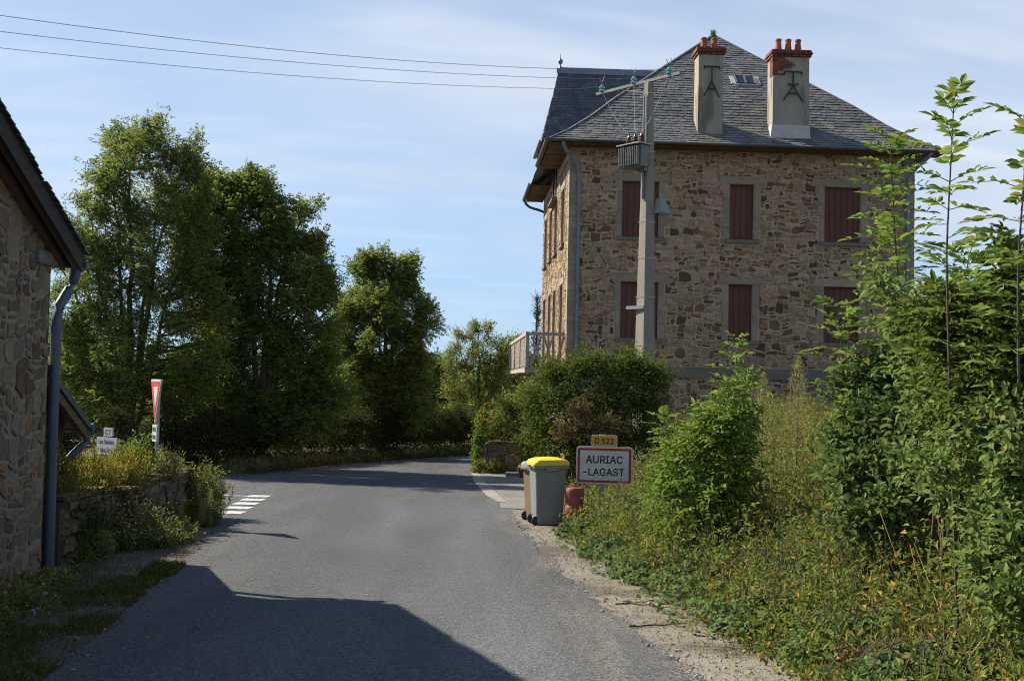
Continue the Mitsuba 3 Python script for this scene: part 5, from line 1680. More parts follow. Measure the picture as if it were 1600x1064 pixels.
ws = MB()
p = bank_points(23000, 6.3, 32, .02, 6.0, 1.25, .8)
q = patchy(p, .8, 21, .36, .56)
p, q = p[og.random(len(p)) < .6 + .4 * q], None
m = 9
hh = og.uniform(.12, .80, len(p)) * np.clip(.4 + (p[:, 0] - np.interp(p[:, 1], E_Y, E_X)) * .6, .4, 1.1)
tt = og.random((len(p), m))
pos = (p[:, None] + np.stack([og.normal(0, .05, tt.shape), og.normal(0, .05, tt.shape), tt * hh[:, None]], -1)).reshape(-1, 3)
d = unit(og.normal(size=(len(pos), 3)) + [0, 0, .35])
lv = leaves(og, pos, d, unit(og.normal(0, .5, (len(pos), 3)) + [0, 0, 1]), og.uniform(.035, .10, len(pos)), og.uniform(.016, .046, len(pos)), True, ident=np.repeat(og.random(len(p)), m) * .8 + .2 * og.random(len(pos)))
ws.add(lv[0], lv[1], uv=lv[2])
put('bank_weeds', ws, 'l_weed')
tag('bank_weeds', 'mixed leafy weeds growing through the grass of the right bank', 'weeds', kind='stuff')


# low bramble and creeper leaves wherever the grass is thin
p = bank_points(36000, 6.3, 30, -.22, 5.8, 1.35, .85)
p = p[(p[:, 0] - np.interp(p[:, 1], E_Y, E_X) > -.02) | (meshkit.fbm(p * [2.2, 2.2, 0], 3, 44) > .54)]
q = patchy(p, 1.1, 33, .42, .58)
p = p[og.random(len(p)) < .12 + .88 * q]
n = len(p)
p = p + np.column_stack([og.normal(0, .03, n), og.normal(0, .03, n), og.uniform(.03, .26, n)])
d0 = unit(og.normal(size=(n, 3)) * [1, 1, .35])
up = unit(np.array([-.2, -.3, 1]) + og.normal(0, .35, (n, 3)))
s_ = unit(np.cross(d0, up))
ids = og.random(n)
mb = MB()
for dd, sc in ((d0, 1.0), (d0 * .35 + s_, .85), (d0 * .35 - s_, .85)):
    lv = leaves(og, p, unit(dd), up + og.normal(0, .15, (n, 3)), .062 * sc * og.uniform(.7, 1.2, n), .045 * sc * og.uniform(.8, 1.2, n), True, .16, .15, np.clip(ids + og.normal(0, .05, n), 0, 1))
    mb.add(lv[0], lv[1], uv=lv[2])
put('bank_creepers', mb, 'l_bramble')
tag('bank_creepers', 'low bramble leaves and creepers spreading all over the right bank', 'undergrowth', kind='stuff')


def bramble(c, r, n, seed, lab, leafkey='l_bramble', size=.058, h=.35):
    g = np.random.default_rng(seed)
    t = thing('bramble', lab, 'bramble')
    a = g.uniform(0, 2 * np.pi, n)
    rr = np.sqrt(g.random(n)) * r
    x, y = c[0] + rr * np.cos(a), c[1] + rr * np.sin(a) * .9
    dome = np.sqrt(np.maximum(0, 1 - (rr / r) ** 2))
    z = terrain(x, y) + .03 + h * dome * g.random(n) ** .45
    pos = np.column_stack([x, y, z])
    out = np.column_stack([np.cos(a), np.sin(a), np.full(n, .25)])
    d0 = unit(out + g.normal(0, .7, (n, 3)))
    up = unit(out * .45 + [-.15, -.25, 1] + g.normal(0, .3, (n, 3)))
    s = unit(np.cross(d0, up))
    ids = g.random(n)
    mb = MB()
    for dd, sc in ((d0, 1.0), (d0 * .35 + s, .85), (d0 * .35 - s, .85)):
        lv = leaves(g, pos, unit(dd), up + g.normal(0, .12, (n, 3)), size * sc * g.uniform(.8, 1.2, n), size * .76 * sc * g.uniform(.8, 1.2, n), 2, .16, .15, np.clip(ids + g.normal(0, .06, n), 0, 1))
        mb.add(lv[0], lv[1], uv=lv[2])
    m = 14
    a = g.uniform(0, 2 * np.pi, m)
    e = np.column_stack([c[0] + r * 1.0 * np.cos(a), c[1] + r * .95 * np.sin(a), 0 * a])
    e[:, 2] = terrain(e[:, 0], e[:, 1]) + .05
    s0 = np.column_stack([c[0] + g.normal(0, .1, m), c[1] + g.normal(0, .1, m), 0 * a])
    s0[:, 2] = terrain(s0[:, 0], s0[:, 1])
    mid = (s0 + e) / 2 + [0, 0, h * 1.1]
    put(t + '__canes', MB().add(*tubes(np.stack([s0, (s0 + mid) / 2 + [0, 0, h * .3], mid, (mid + e) / 2 + [0, 0, h * .2], e], 1), np.tile([.006, .006, .005, .004, .003], (m, 1)), 4)), 'm_twig', kind='stuff')
    put(t + '__foliage', mb, leafkey, kind='stuff')


for c, r, n, h, lab in (((2.12, 9.6), .42, 620, .26, 'bramble spilling onto the verge nearest the camera'), ((2.55, 8.4), .55, 800, .34, 'broad bramble at the bottom of the bank, right of the nearest spill'), ((1.62, 12.4), .40, 520, .24, 'bramble on the bank foot halfway to the town sign'), ((1.28, 14.6), .38, 480, .22, 'bramble creeping on the verge edge below the town sign'),
                        ((2.7, 10.9), .60, 760, .38, 'bramble patch in the middle of the bank slope'), ((2.35, 13.6), .60, 640, .40, 'bramble on the slope right of the town sign'), ((3.3, 12.3), .60, 640, .40, 'bramble high on the slope below the tall plumes'), ((1.05, 16.9), .35, 380, .24, 'bramble tuft between the hydrant and the verge'),
                        ((1.75, 17.6), .42, 420, .40, 'bramble around the foot of the town sign post'), ((2.9, 15.8), .60, 500, .45, 'bramble mound uphill behind the town sign'), ((3.05, 9.6), .5, 640, .36, 'bramble just left of the dense roadside shrubs'), ((2.62, 7.2), .5, 800, .34, 'bramble in the lower right corner of the view')):
    bramble(c, r, n, int(c[0] * 1000 + c[1]), lab, h=h)
bramble((2.35, 7.75), .20, 110, 901, 'rust brown dying weeds at the lower right verge', 'l_rust', .035, .22)
bramble((2.05, 11.4), .24, 110, 902, 'rusty orange weeds on the bank beside the verge bend', 'l_rust', .04, .26)
bramble((3.2, 10.4), .36, 260, 903, 'orange brown leaves at the foot of the dense roadside shrubs', 'l_rust', .05, .30)

# leafy elder like bush between the sign and the tall plumes
bush('leafy_bush', 'loose leafy bush on the bank between the town sign and the feathery weeds', 'bush', [((2.25, 13.0, 1.20), (.34, .34, .30), 26), ((2.52, 13.1, 1.42), (.30, .3, .30), 22), ((1.98, 13.2, .82), (.34, .34, .32), 26), ((2.48, 13.0, .92), (.38, .34, .36), 30), ((2.22, 12.9, .55), (.46, .36, .36), 32), ((1.80, 13.4, .48), (.38, .34, .32), 28), ((2.66, 13.2, .60), (.36, .34, .34), 26), ((2.66, 13.2, 1.66), (.10, .10, .26), 7)],
     'l_sapling', seed=33, per_twig=5, leaf=(.088, .036), kind='pinnate', pairs=3, rach=.22, four=2, jitter=.06, twig_r=.004, upward=.5, power=.9)
# brown seed heads and dead weeds high on the bank
p = bank_points(2600, 10.5, 22, 1.4, 4.6, 1.1, .8)
n = len(p)
hh = og.uniform(.25, .75, n)
m = 8
tt = og.uniform(.25, 1.05, (n, m))
pos = (p[:, None] + np.stack([og.normal(0, .05, tt.shape), og.normal(0, .05, tt.shape), tt * hh[:, None]], -1)).reshape(-1, 3)
lv = leaves(og, pos, unit(og.normal(size=(len(pos), 3)) + [0, 0, .5]), unit(og.normal(size=(len(pos), 3))), og.uniform(.02, .06, len(pos)), og.uniform(.006, .018, len(pos)), False, ident=np.repeat(og.random(n), m))
put('dead_weeds', MB().add(lv[0], lv[1], uv=lv[2]), 'l_dead')
tag('dead_weeds', 'brown dead weeds and seed heads high on the right bank', 'weeds', kind='stuff')

# dry stalks
sk_ = MB()
p = bank_points(2600, 6.6, 30, .15, 6, 1.2, .8)
n = len(p)
hh = og.uniform(.25, .95, n)
ln = og.normal(0, .22, (n, 3)) * [1, 1, 0]
P = np.stack([p, p + [0, 0, 1] * (hh * .5)[:, None] + ln * .3 * hh[:, None], p + [0, 0, 1] * hh[:, None] + ln * hh[:, None]], 1)
v, f = tubes(P, np.tile([.0045, .0035, .002], (n, 1)) * (.7 + p[:, 1:2] / 20), 3)
sk_.add(v, f, uv=np.column_stack([np.repeat(og.random(n), 9), np.zeros(n * 9)]))
put('dry_stalks', sk_, 'm_straw')
tag('dry_stalks', 'thin dry straw coloured stalks standing in the bank', 'weeds', kind='stuff')


def plume(x, y, h, lab, seed):
    g = np.random.default_rng(seed)
    t = thing('plume_weed', lab, 'weed')
    z = gz(x, y)
    put(t + '__stem', MB().add(*tubes(np.array([[x, y, z - .05], [x + .02, y, z + h * .5], [x + .04, y, z + h]]), np.array([.010, .008, .003]), 5)), 'm_stem_green')
    n = 1100
    u = g.random(n) ** .9
    w = .135 * np.sin(np.pi * np.clip(.10 + .90 * u, 0, 1)) ** .7 * (.7 + .5 * np.sin(u * 37) ** 2)
    a = g.uniform(0, 2 * np.pi, n)
    r = w * np.sqrt(g.random(n))
    pos = np.column_stack([x + .03 * u + r * np.cos(a), y + r * np.sin(a), z + h * (.50 + .50 * u)])
    lv = leaves(g, pos, unit(np.column_stack([np.cos(a) * .5, np.sin(a) * .5, np.ones(n)]) + g.normal(0, .4, (n, 3))), unit(g.normal(size=(n, 3))), g.uniform(.022, .05, n), g.uniform(.006, .013, n), False)
    put(t + '__plume', MB().add(lv[0], lv[1], uv=lv[2]), 'l_plume', kind='stuff')
    n = 110
    u = g.random(n)
    a = g.uniform(0, 2 * np.pi, n)
    pos = np.column_stack([np.full(n, x), np.full(n, y), z + h * .5 * u])
    lv = leaves(g, pos, np.column_stack([np.cos(a), np.sin(a), np.full(n, .5)]), np.tile([0, 0, 1.0], (n, 1)) + g.normal(0, .2, (n, 3)), g.uniform(.08, .14, n), np.full(n, .018), True)
    put(t + '__leaves', MB().add(lv[0], lv[1], uv=lv[2]), 'l_weed', kind='stuff')


plume(3.03, 14.0, 1.88, 'left one of two pale feathery weeds before the house plinth', 91)
plume(3.46, 14.0, 1.95, 'right, taller one of two pale feathery weeds before the house plinth', 92)


def sapling(x, y, pts, label, seed, nodes, rach, leafl, pairs=4, leafkey='l_sapling', r0=.018, start=.25, droop=.35, group=None, name='ash_sapling', grow_=1.0):
    """a young ash: one stem with opposite pairs of compound leaves"""
    g = np.random.default_rng(seed)
    t = thing(name, label, 'sapling', group)
    P = np.asarray(pts, float)
    k = np.linspace(0, 1, len(P))
    P = P + g.normal(0, .035, P.shape) * [1, 1, 0] * np.array([0] + [1] * (len(P) - 1))[:, None]
    tt = np.linspace(0, 1, 26)
    Q = np.column_stack([np.interp(tt, k, P[:, i]) for i in range(3)])
    Q[1:-1] = (Q[:-2] + 2 * Q[1:-1] + Q[2:]) / 4
    put(t + '__stem', MB().add(*tubes(Q, np.linspace(r0, .004, 26), 7)), 'm_bark', smooth=True)
    pos, dd, LL = [], [], []
    an = g.uniform(0, np.pi)
    for j in range(nodes):
        u = start + (1 - start) * (j / max(1, nodes - 1)) ** .9
        c = np.array([np.interp(u, tt, Q[:, i]) for i in range(3)])
        an += np.pi / 2 + g.normal(0, .25)
        for s in (0, np.pi):
            if g.random() < .08:
                continue
            e = .50 + .9 * max(0, u - .75) * 3
            pos.append(c)
            dd.append([math.cos(an + s), math.sin(an + s), e + g.normal(0, .15)])
            LL.append(rach * g.uniform(.75, 1.15) * (1.0 if u < .9 else .75))
    pos, dd, LL = np.array(pos), unit(np.array(dd)), np.array(LL)
    up = np.tile([0, 0, 1.0], (len(pos), 1)) + g.normal(0, .15, (len(pos), 3))
    lv, R = pinnate(g, pos, dd, up, LL, pairs, leafl, leafl * .42, 2, droop=droop)
    put(t + '__crown', MB().add(lv[0], lv[1], uv=lv[2]), leafkey, kind='stuff')
    put(t + '__leaf_stalks', MB().add(*tubes(R, np.tile([.0035, .003, .0015], (len(R), 1)), 4)), 'm_stem_green', kind='stuff')


z = gz(3.5, 10.5)
sapling(3.5, 10.5, [(3.60, 10.5, z), (3.53, 10.5, 2.2), (3.44, 10.5, 3.1), (3.40, 10.5, 4.0)], 'young ash sapling rising in front of the right end of the house', 101, 36, .40, .105, leafkey='l_sapling', start=.25, r0=.020)
z = gz(3.05, 8)
sapling(3.05, 8.0, [(3.12, 8.0, z), (3.08, 8.0, 1.6), (3.03, 8.0, 2.7), (3.01, 8.0, 3.80)], 'tallest ash sapling standing against the sky right of the house', 102, 21, .34, .105, pairs=4, start=.36, r0=.014)
z = gz(3.35, 7.5)
sapling(3.35, 7.5, [(3.40, 7.5, z), (3.36, 7.5, 1.8), (3.31, 7.5, 2.6), (3.30, 7.5, 3.5)], 'ash sapling at the right edge of the picture against the sky', 103, 16, .34, .105, pairs=4, start=.36, r0=.014)
z = gz(3.35, 8.7)
sapling(3.3, 8.7, [(3.25, 8.7, z), (3.30, 8.7, 1.6), (3.42, 8.7, 2.5)], 'shorter leaning sapling just right of the tallest ash sapling', 105, 16, .32, .10, pairs=3, start=.35, r0=.012)
sapling(2.35, 13, [(2.25, 13, gz(2.3, 13)), (2.32, 13, 1.2), (2.40, 13, 1.75)], 'leafy ash sapling in front of the middle of the house plinth', 104, 24, .36, .10, pairs=4, start=.05, r0=.013)
sapling(2.65, 13.4, [(2.62, 13.4, gz(2.6, 13.4)), (2.60, 13.4, 1.4), (2.58, 13.4, 2.25)], 'slim sapling whose tip reaches the middle ground floor window sill', 106, 18, .30, .09, pairs=3, start=.1, r0=.011)
sapling(1.95, 14.6, [(2.0, 14.6, gz(2.0, 14.6)), (1.98, 14.6, .9), (1.96, 14.6, 1.35)], 'small sapling between the town sign and the leafy ash sapling', 107, 16, .32, .09, pairs=4, start=.1, r0=.01)

SP = ((3.62, 9.2, 1.0, 2.85, 'bushy sapling leaning out of the thicket between the two tallest ash saplings', 108, 26),
      (3.62, 8.3, .9, 2.75, 'leafy sapling in the thicket just left of the right edge sapling', 109, 24),
      (3.10, 10.6, .7, 2.45, 'leafy sapling left of the young ash, below the right ground floor window', 110, 26),
      (3.62, 10.9, .9, 3.25, 'young ash standing behind the left ash sapling at the house corner', 111, 28),
      (3.50, 7.7, .8, 2.55, 'short leafy sapling under the right edge sapling', 112, 22))
for x, y, zz, top_, lab, sd, nn in SP:
    sapling(x, y, [(x + .08, y, gz(x, y)), (x + .03, y, zz + .4), (x - .03, y, (zz + top_) / 2 + .2), (x - .06, y, top_)], lab, sd, nn, .36, .10, pairs=4, start=.22, r0=.013)

# dense shrubs on the right edge
DS = (([((3.22, 10.60, 1.74), (0.40, 0.36, 0.37), 105), ((3.47, 10.40, 1.81), (0.45, 0.41, 0.41), 132), ((3.27, 10.30, 1.46), (0.45, 0.41, 0.41), 132), ((3.07, 10.40, 1.28), (0.36, 0.32, 0.33), 85), ((3.45, 10.00, 1.42), (0.45, 0.41, 0.41), 132), ((3.26, 10.00, 1.08), (0.45, 0.41, 0.41), 132), ((3.42, 9.60, 1.06), (0.42, 0.38, 0.39), 115), ((2.99, 10.00, 0.97), (0.36, 0.32, 0.33), 85), ((3.16, 9.60, 0.74), (0.40, 0.36, 0.37), 105), ((2.90, 9.60, 0.63), (0.30, 0.27, 0.28), 59)], 'l_shrub', 'leafy dogwood like shrub around the foot of the left ash sapling', 'oval'),
      ([((3.40, 9.40, 2.01), (0.42, 0.38, 0.39), 115), ((3.50, 9.00, 2.21), (0.42, 0.38, 0.39), 115), ((3.36, 9.00, 1.71), (0.45, 0.41, 0.41), 132), ((3.48, 8.70, 1.86), (0.45, 0.41, 0.41), 132), ((3.34, 9.40, 2.33), (0.34, 0.31, 0.31), 75), ((3.33, 8.80, 1.37), (0.42, 0.38, 0.39), 115), ((3.41, 8.40, 1.44), (0.42, 0.38, 0.39), 115), ((3.55, 8.40, 1.16), (0.40, 0.36, 0.37), 105), ((3.44, 8.70, 1.04), (0.36, 0.32, 0.33), 85)], 'l_thicket', 'dense green shrub in the middle of the right hand thicket', 'oval'),
      ([((3.45, 8.40, 2.02), (0.36, 0.32, 0.33), 48), ((3.62, 8.20, 2.15), (0.36, 0.32, 0.33), 48), ((3.56, 8.00, 1.86), (0.42, 0.38, 0.39), 66), ((3.43, 8.00, 1.66), (0.40, 0.36, 0.37), 60), ((3.52, 7.90, 1.45), (0.40, 0.36, 0.37), 60), ((3.80, 8.20, 2.30), (0.36, 0.32, 0.33), 48)], 'l_bush', 'lighter green shrub at upper right edge of the thicket', 'ash'),
      ([((3.30, 7.60, 1.47), (0.38, 0.34, 0.35), 76), ((3.25, 7.30, 1.16), (0.36, 0.32, 0.33), 68), ((3.09, 7.30, 0.92), (0.34, 0.31, 0.31), 61), ((3.12, 7.00, 0.80), (0.36, 0.32, 0.33), 68), ((2.97, 7.20, 0.65), (0.30, 0.27, 0.28), 47), ((2.99, 6.80, 0.53), (0.32, 0.29, 0.29), 54), ((3.47, 7.60, 1.47), (0.40, 0.36, 0.37), 85), ((3.15, 7.60, 1.09), (0.30, 0.27, 0.28), 47)], 'l_thicket', 'broad leaved shrub in the lower right corner of the thicket', 'oval'))
for k, (cl, key, lab, kind) in enumerate(DS):
    cs = np.array([c[0] for c in cl])
    x, y = cs[:, 0].mean(), cs[:, 1].mean() + .1
    stems = [(np.array([[x + .20 * s, y, gz(x, y) - .1], [(x + q[0]) / 2, (y + q[1]) / 2, (gz(x, y) + q[2]) / 2], q]), .016, .006) for s, q in zip(np.linspace(-1, 1, len(cs)), cs)]
    g = np.random.default_rng(200 + k)
    tops = sorted(cl, key=lambda c: -c[0][2])[:4]
    cl = cl + [((c[0][0] + g.normal(0, .2), c[0][1] + g.normal(0, .1), c[0][2] + .12 + .14 * m), (.14, .14, .30), 12) for c in tops for m in range(2)]
    pt = grow(g, stems, cl, per_twig=9, leaf=((.066, .042) if k == 3 else (.078, .048)) if kind == 'oval' else (.085, .036), kind='simple' if kind == 'oval' else 'pinnate', pairs=3, rach=.20, four=2, twig_r=.004, jitter=.06, upward=.4, spread=.8, power=.8)
    plant('roadside_shrub', lab, 'shrub', pt, key, wood='m_twig', crown_name='foliage')
# dark conifer behind them
cg = np.random.default_rng(211)
ct = thing('conifer', 'blue green conifer behind the thicket at the right edge', 'tree')
x, y = 10.4, 22.0
z = gz(x, y)
put(ct + '__trunk', MB().add(*tubes(np.array([[x, y, z], [x, y, 5.8]]), np.array([.14, .03]), 8)), 'm_bark')
nb = 170
zb = cg.uniform(z + .4, 5.6, nb)
lb = .35 + (5.8 - zb) * .28
an = cg.uniform(0, 2 * np.pi, nb)
b0 = np.column_stack([np.full(nb, x), np.full(nb, y), zb])
e0 = b0 + np.column_stack([np.cos(an) * lb, np.sin(an) * lb, -.12 * lb])
put(ct + '__branches', MB().add(*tubes(np.stack([b0, (b0 + e0) / 2 + [0, 0, .06], e0], 1), np.tile([.02, .014, .006], (nb, 1)), 4)), 'm_bark', kind='stuff')
n = 26000
k = cg.integers(0, nb, n)
u = cg.random(n) ** .7
pos = b0[k] + (e0[k] - b0[k]) * u[:, None] + cg.normal(0, .07, (n, 3)) * [1, 1, .6]
lv = leaves(cg, pos, unit(unit(e0[k] - b0[k]) + cg.normal(0, .6, (n, 3)) - [0, 0, .3]), unit(cg.normal(size=(n, 3))), cg.uniform(.06, .14, n), np.full(n, .02), False)
put(ct + '__crown', MB().add(lv[0], lv[1], uv=lv[2]), 'l_conifer', kind='stuff')

# ------------------------------------------------------------------ left side plants
lg = np.random.default_rng(301)


def wall_plant(label, c, r, n, leafkey, L, W, seed, name='wall_plant', lean=.5, cat='plant', flowers=0, hz=None):
    """a tuft of many upright leafy stems"""
    g = np.random.default_rng(seed)
    t = thing(name, label, cat)
    m = max(30, n // 22)
    a = g.uniform(0, 2 * np.pi, m)
    rr = np.sqrt(g.random(m))
    b0 = np.column_stack([c[0] + rr * r[0] * .7 * np.cos(a), c[1] + rr * r[1] * .7 * np.sin(a), np.full(m, c[2])])
    tip = np.column_stack([c[0] + rr * r[0] * np.cos(a) + g.normal(0, .08, m), c[1] + rr * r[1] * np.sin(a) + g.normal(0, .08, m), c[2] + r[2] * np.sqrt(np.maximum(.1, 1 - .8 * rr ** 2)) * g.uniform(.6, 1.1, m)])
    mid = (b0 + tip) / 2 + g.normal(0, .05, (m, 3))
    put(t + '__stems', MB().add(*tubes(np.stack([b0, mid, tip], 1), np.tile([.006, .005, .003], (m, 1)), 3)), 'm_stem_green', kind='stuff')
    k = g.integers(0, m, n)
    u = g.random(n) ** .8
    pos = np.where(u[:, None] < .5, b0[k] + (mid[k] - b0[k]) * u[:, None] * 2, mid[k] + (tip[k] - mid[k]) * (u[:, None] * 2 - 1)) + g.normal(0, .02, (n, 3))
    a = g.uniform(0, 2 * np.pi, n)
    d = unit(np.column_stack([np.cos(a) * lean, np.sin(a) * lean, np.full(n, .7)]) + g.normal(0, .25, (n, 3)))
    lv = leaves(g, pos, d, unit(g.normal(0, .4, (n, 3)) + [0, 0, 1]), L * g.uniform(.6, 1.3, n), W * g.uniform(.7, 1.3, n), True)
    put(t + '__foliage', MB().add(lv[0], lv[1], uv=lv[2]), leafkey, kind='stuff')
    if flowers:
        k = g.integers(0, m, flowers)
        fp = tip[k] + g.normal(0, .05, (flowers, 3)) * [1, 1, .8]
        q = 5
        P = np.repeat(fp, q, 0)
        a = np.tile(np.arange(q) * 2 * np.pi / q, flowers) + np.repeat(g.uniform(0, 6, flowers), q)
        nrm = np.repeat(unit(g.normal(0, .5, (flowers, 3)) + [.5, -.6, .6]), q, 0)
        e1 = unit(np.cross(nrm, [0, 0, 1.0]))
        e2 = np.cross(nrm, e1)
        d = e1 * np.cos(a)[:, None] + e2 * np.sin(a)[:, None]
        lv = leaves(g, P, d, nrm, np.full(len(P), .017), np.full(len(P), .014), False, .1, 0)
        put(t + '__flowers', MB().add(lv[0], lv[1], uv=lv[2]), 'l_flower', kind='stuff', label='small pale pink flowers')


wall_plant('yellow green broom like plant on the wall beside the downpipe', (-5.10, 13.25, .10), (.26, .6, .72), 3600, 'l_broom', .07, .012, 1)
wall_plant('yellow green plant in the middle of the overgrown wall top', (-5.22, 14.5, .16), (.32, .6, .66), 3800, 'l_broom', .07, .013, 2)
wall_plant('bright leafed plant on the wall under the small white sign', (-5.28, 15.9, .16), (.30, .55, .62), 3400, 'l_broom', .075, .016, 3)
wall_plant('round leaved green plant poking up right of the direction sign', (-5.40, 16.8, .20), (.20, .26, .74), 1500, 'l_sapling', .06, .035, 4)
wall_plant('silvery dry tuft at the foot of the give way sign', (-5.15, 17.3, .15), (.26, .32, .56), 2400, 'l_plume', .07, .010, 5)
wall_plant('dark green shrub hanging over the end of the wall', (-4.98, 18.6, -.5), (.45, .5, .98), 3600, 'l_weed', .06, .028, 6, lean=.9)
wall_plant('hanging brown and green stems over the wall face', (-4.98, 15.6, -.35), (.14, .9, .50), 2400, 'l_grass', .08, .010, 7, lean=.3)
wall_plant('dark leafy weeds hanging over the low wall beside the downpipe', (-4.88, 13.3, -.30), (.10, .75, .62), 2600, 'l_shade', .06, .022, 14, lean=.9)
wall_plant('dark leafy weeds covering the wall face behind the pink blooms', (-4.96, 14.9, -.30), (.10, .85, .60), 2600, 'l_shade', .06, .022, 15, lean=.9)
wall_plant('grassy green mound at the end of the wall by the road', (-4.74, 17.6, -.55), (.34, .62, .42), 3600, 'l_turf', .10, .012, 8, name='grass_mound', lean=.6)
wall_plant('flowering plant with many pale pink blooms before the low wall', (-4.72, 14.6, -.45), (.42, .62, .62), 4200, 'l_weed', .045, .016, 9, name='pink_flowering_plant', lean=.8, flowers=170)
wall_plant('lower pink flowering plant spreading toward the road', (-4.42, 14.9, -.45), (.34, .55, .34), 2600, 'l_weed', .045, .016, 10, name='pink_flowering_plant', lean=.8, flowers=70)
wall_plant('dark green flowering weeds between downpipe and pink blooms', (-4.92, 13.4, -.42), (.32, .5, .40), 2600, 'l_weed', .07, .02, 11, name='pink_flowering_plant', lean=.9, flowers=18)
wall_plant('white flowering weeds at the barn foot in the lower left corner', (-4.30, 9.6, -.32), (.42, .9, .26), 3000, 'l_weed', .05, .016, 12, name='pink_flowering_plant', lean=.9, flowers=34)
wall_plant('low pale flowering weeds beside the foot of the barn downpipe', (-4.55, 11.3, -.38), (.22, .6, .20), 1800, 'l_weed', .05, .016, 13, name='pink_flowering_plant', lean=.9, flowers=22)


def tall_weed(x, y, h, lab, seed):
    g = np.random.default_rng(seed)
    t = thing('tall_weed', lab, 'weed')
    z = gz(x, y)
    mb, fo = MB(), MB()
    for k in range(4):
        dx, dy = g.normal(0, .10, 2)
        top = np.array([x + dx * 2.2, y + dy, z + h * g.uniform(.6, 1.0)])
        mb.add(*tubes(np.array([[x + dx * .4, y, z - .04], [x + dx, y, z + h * .4], top]), np.array([.006, .005, .002]), 4))
        n = 150
        u = g.random(n) ** .7
        pos = np.array([x + dx * .4, y, z]) + (top - [x + dx * .4, y, z]) * u[:, None] + g.normal(0, .02, (n, 3))
        a = g.uniform(0, 2 * np.pi, n)
        lv = leaves(g, pos, unit(np.column_stack([np.cos(a), np.sin(a), g.uniform(.2, 1, n)])), np.tile([0, 0, 1.0], (n, 1)), (.07 - .045 * u), .018 - .008 * u, True)
        fo.add(lv[0], lv[1], uv=lv[2])
    put(t + '__stems', mb, 'm_stem_green', kind='stuff')
    put(t + '__leaves', fo, 'l_plume' if seed % 2 else 'l_weed', kind='stuff')


tall_weed(-4.45, 17.3, .62, 'tall pale seeding weed in front of the give-way dashes', 401)
tall_weed(-4.58, 17.0, .50, 'second tall weed stalk left of the one before the dashes', 403)
tall_weed(-4.22, 15.4, .36, 'yellow green weed stalk at the road edge right of the pink blooms', 404)
tall_weed(-4.72, 16.4, .52, 'leafy stalk between the pink blooms and the grassy mound', 405)


# turf along the left road edge
def turf(n, seed, xs, ys, w0, w1, h0, h1, width=.006, thr=.35):
    g = np.random.default_rng(seed)
    y = g.uniform(ys[0], ys[1], n)
    x = np.interp(y, L_Y, L_X) - g.uniform(w0, w1, n)
    p = np.column_stack([x, y, terrain(x, y)])
    k = meshkit.fbm(np.column_stack([x * 1.6, y * 1.6, np.full(n, seed)]), 3, seed)
    p = p[(g.random(n) < np.clip((k - thr + .12) / .30, .04, 1)) & (x > -4.78)]
    m = len(p)
    return blades(g, p, g.uniform(h0, h1, m), np.full(m, width), .5)


b1 = turf(26000, 5, None, (6.2, 12.0), .0, .85, .025, .085, .006, .46)
b2 = turf(12000, 6, None, (6.2, 13.0), .4, 1.9, .02, .08, .006, .52)
b4 = turf(5000, 9, None, (6.2, 14.5), .0, 1.5, .015, .06, .006, .05)
b3 = turf(3500, 7, None, (12.1, 13.1), -.08, .28, .03, .10, .006, .30)
put('turf', MB().add(b1[0], b1[1], uv=b1[2]).add(b2[0], b2[1], uv=b2[2]).add(b3[0], b3[1], uv=b3[2]).add(b4[0], b4[1], uv=b4[2]), 'l_turf')
tag('turf', 'short green turf along the left road edge', 'grass', kind='stuff')

g = np.random.default_rng(502)
n = 900
y = g.uniform(6.5, 18, n)
x = np.interp(y, L_Y, L_X) + g.normal(-.35, .45, n)
x = np.maximum(x, -4.75)
p = np.column_stack([x, y, zroad(x, y) + .016])
lv = leaves(g, p, unit(np.column_stack([g.normal(size=n), g.normal(size=n), g.uniform(0, .4, n)])), np.tile([0, 0, 1.0], (n, 1)) + g.normal(0, .4, (n, 3)), g.uniform(.015, .05, n), g.uniform(.01, .025, n), True)
put('leaf_litter', MB().add(lv[0], lv[1], uv=lv[2]), 'l_dry')
tag('leaf_litter', 'dead leaves and bits along the left road edge', 'leaves', kind='stuff')

# loose pebbles along the asphalt edge and on the verge
g = np.random.default_rng(611)
n = 3600
y = 6.3 + 15 * g.random(n) ** 1.5
x0, x1 = np.interp(y, R_Y, R_X), np.interp(y, E_Y, E_X)
x = x0 - .12 + (x1 - x0 + .25) * g.random(n) ** 1.3
ico = trimesh.creation.icosphere(subdivisions=0)
r = g.uniform(.003, .009, n) * (1 + (g.random(n) < .04) * 1.2)
V = ico.vertices[None] * (r[:, None] * g.uniform(.6, 1.3, (n, 3)))[:, None] * (1 + .18 * g.normal(size=(n, 12, 1)))
V[..., 2] *= .7
V = V + np.column_stack([x, y, zroad(x, y) + .012 + r * .3])[:, None]
F = (ico.faces[None] + (np.arange(n) * 12)[:, None, None]).reshape(-1, 3)
put('pebbles', MB().add(V.reshape(-1, 3), F, uv=np.column_stack([np.repeat(g.random(n), 12), np.zeros(n * 12)])), 'm_pebble')
tag('pebbles', 'loose pale grit and pebbles along the asphalt edge', 'gravel', kind='stuff')

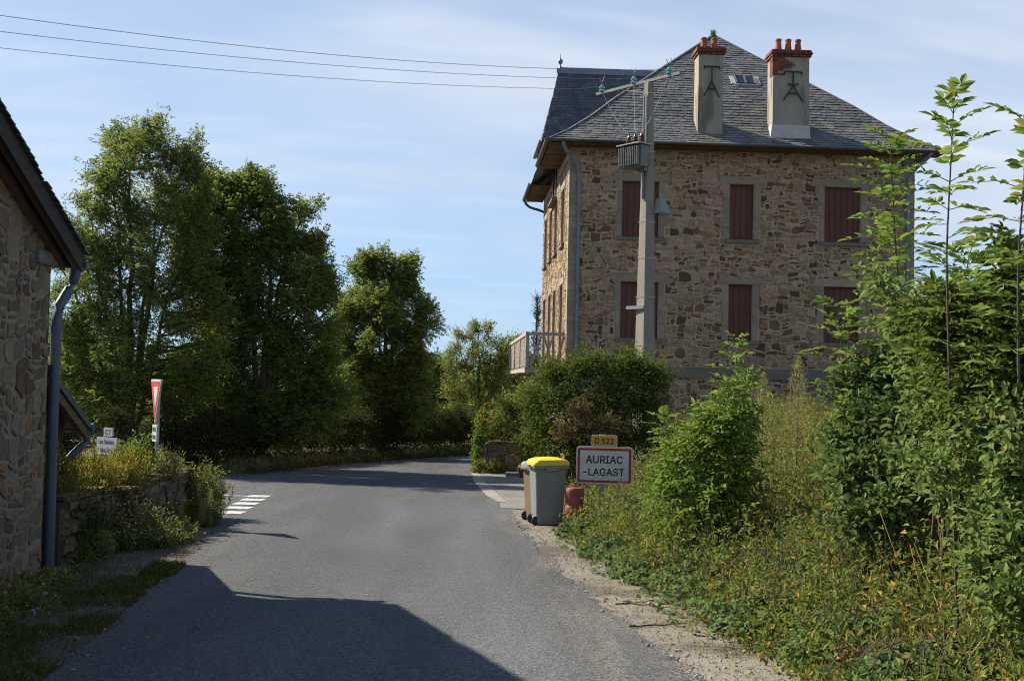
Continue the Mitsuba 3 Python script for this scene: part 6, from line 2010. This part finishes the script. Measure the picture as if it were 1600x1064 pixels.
# twigs, dead leaves and weeds scattered over the verge
g = np.random.default_rng(501)
n = 700
y = g.uniform(6.5, 21.5, n)
x0, x1 = np.interp(y, R_Y, R_X), np.interp(y, E_Y, E_X)
x = x0 + (x1 - x0 + .1) * g.random(n) ** .55
p = np.column_stack([x, y, zroad(x, y) + .012])
lv = leaves(g, p, unit(np.column_stack([g.normal(size=n), g.normal(size=n), g.uniform(0, .3, n)])), np.tile([0, 0, 1.0], (n, 1)) + g.normal(0, .3, (n, 3)), g.uniform(.02, .06, n), g.uniform(.012, .03, n), True)
put('leaf_litter', MB().add(lv[0], lv[1], uv=lv[2]), 'l_dry')
tag('leaf_litter_001', 'dead brown leaves scattered over the pale verge', 'leaves', kind='stuff')
for k, (xa, ya, xb, yb, lab) in enumerate(((1.02, 9.72, 1.66, 9.95, 'long dead bramble twig lying across the verge'), (1.02, 10.9, 1.4, 11.1, 'dead twig on the verge beyond the long one'), (1.15, 11.0, 1.5, 10.7, 'short crooked twig on the verge'))):
    t = np.linspace(0, 1, 9)[:, None]
    P = np.array([xa, ya, 0]) * (1 - t) + np.array([xb, yb, 0]) * t + g.normal(0, .012, (9, 3))
    P[:, 2] = zroad(P[:, 0], P[:, 1]) + .016 + g.uniform(0, .01, 9)
    mb = MB().add(*tubes(P, np.linspace(.008, .004, 9), 5))
    for q in range(5):
        c = P[g.integers(1, 8)]
        mb.add(*tubes(np.array([c, c + [g.normal(0, .06), g.normal(0, .06), .012]]), np.array([.004, .002]), 4))
    key = thing('twig', lab, 'twig')
    mesh, uv = mb.get()
    scene[key] = mikit.ply(mesh, 'm_twig')
n = 1500
y = g.uniform(6.5, 22, n)
x = np.interp(y, E_Y, E_X) - g.random(n) ** 2 * .45 + .05
k = meshkit.fbm(np.column_stack([x * 2, y * 2, 0 * x]), 3, 12) > .52
p = np.column_stack([x, y, zroad(x, y)])[k]
b = blades(g, p, g.uniform(.03, .10, len(p)), np.full(len(p), .007), .6)
put('verge_grass', MB().add(b[0], b[1], uv=b[2]), 'l_grass')
tag('verge_grass_001', 'sparse short grass at the inner edge of the gravel verge', 'grass', kind='stuff')
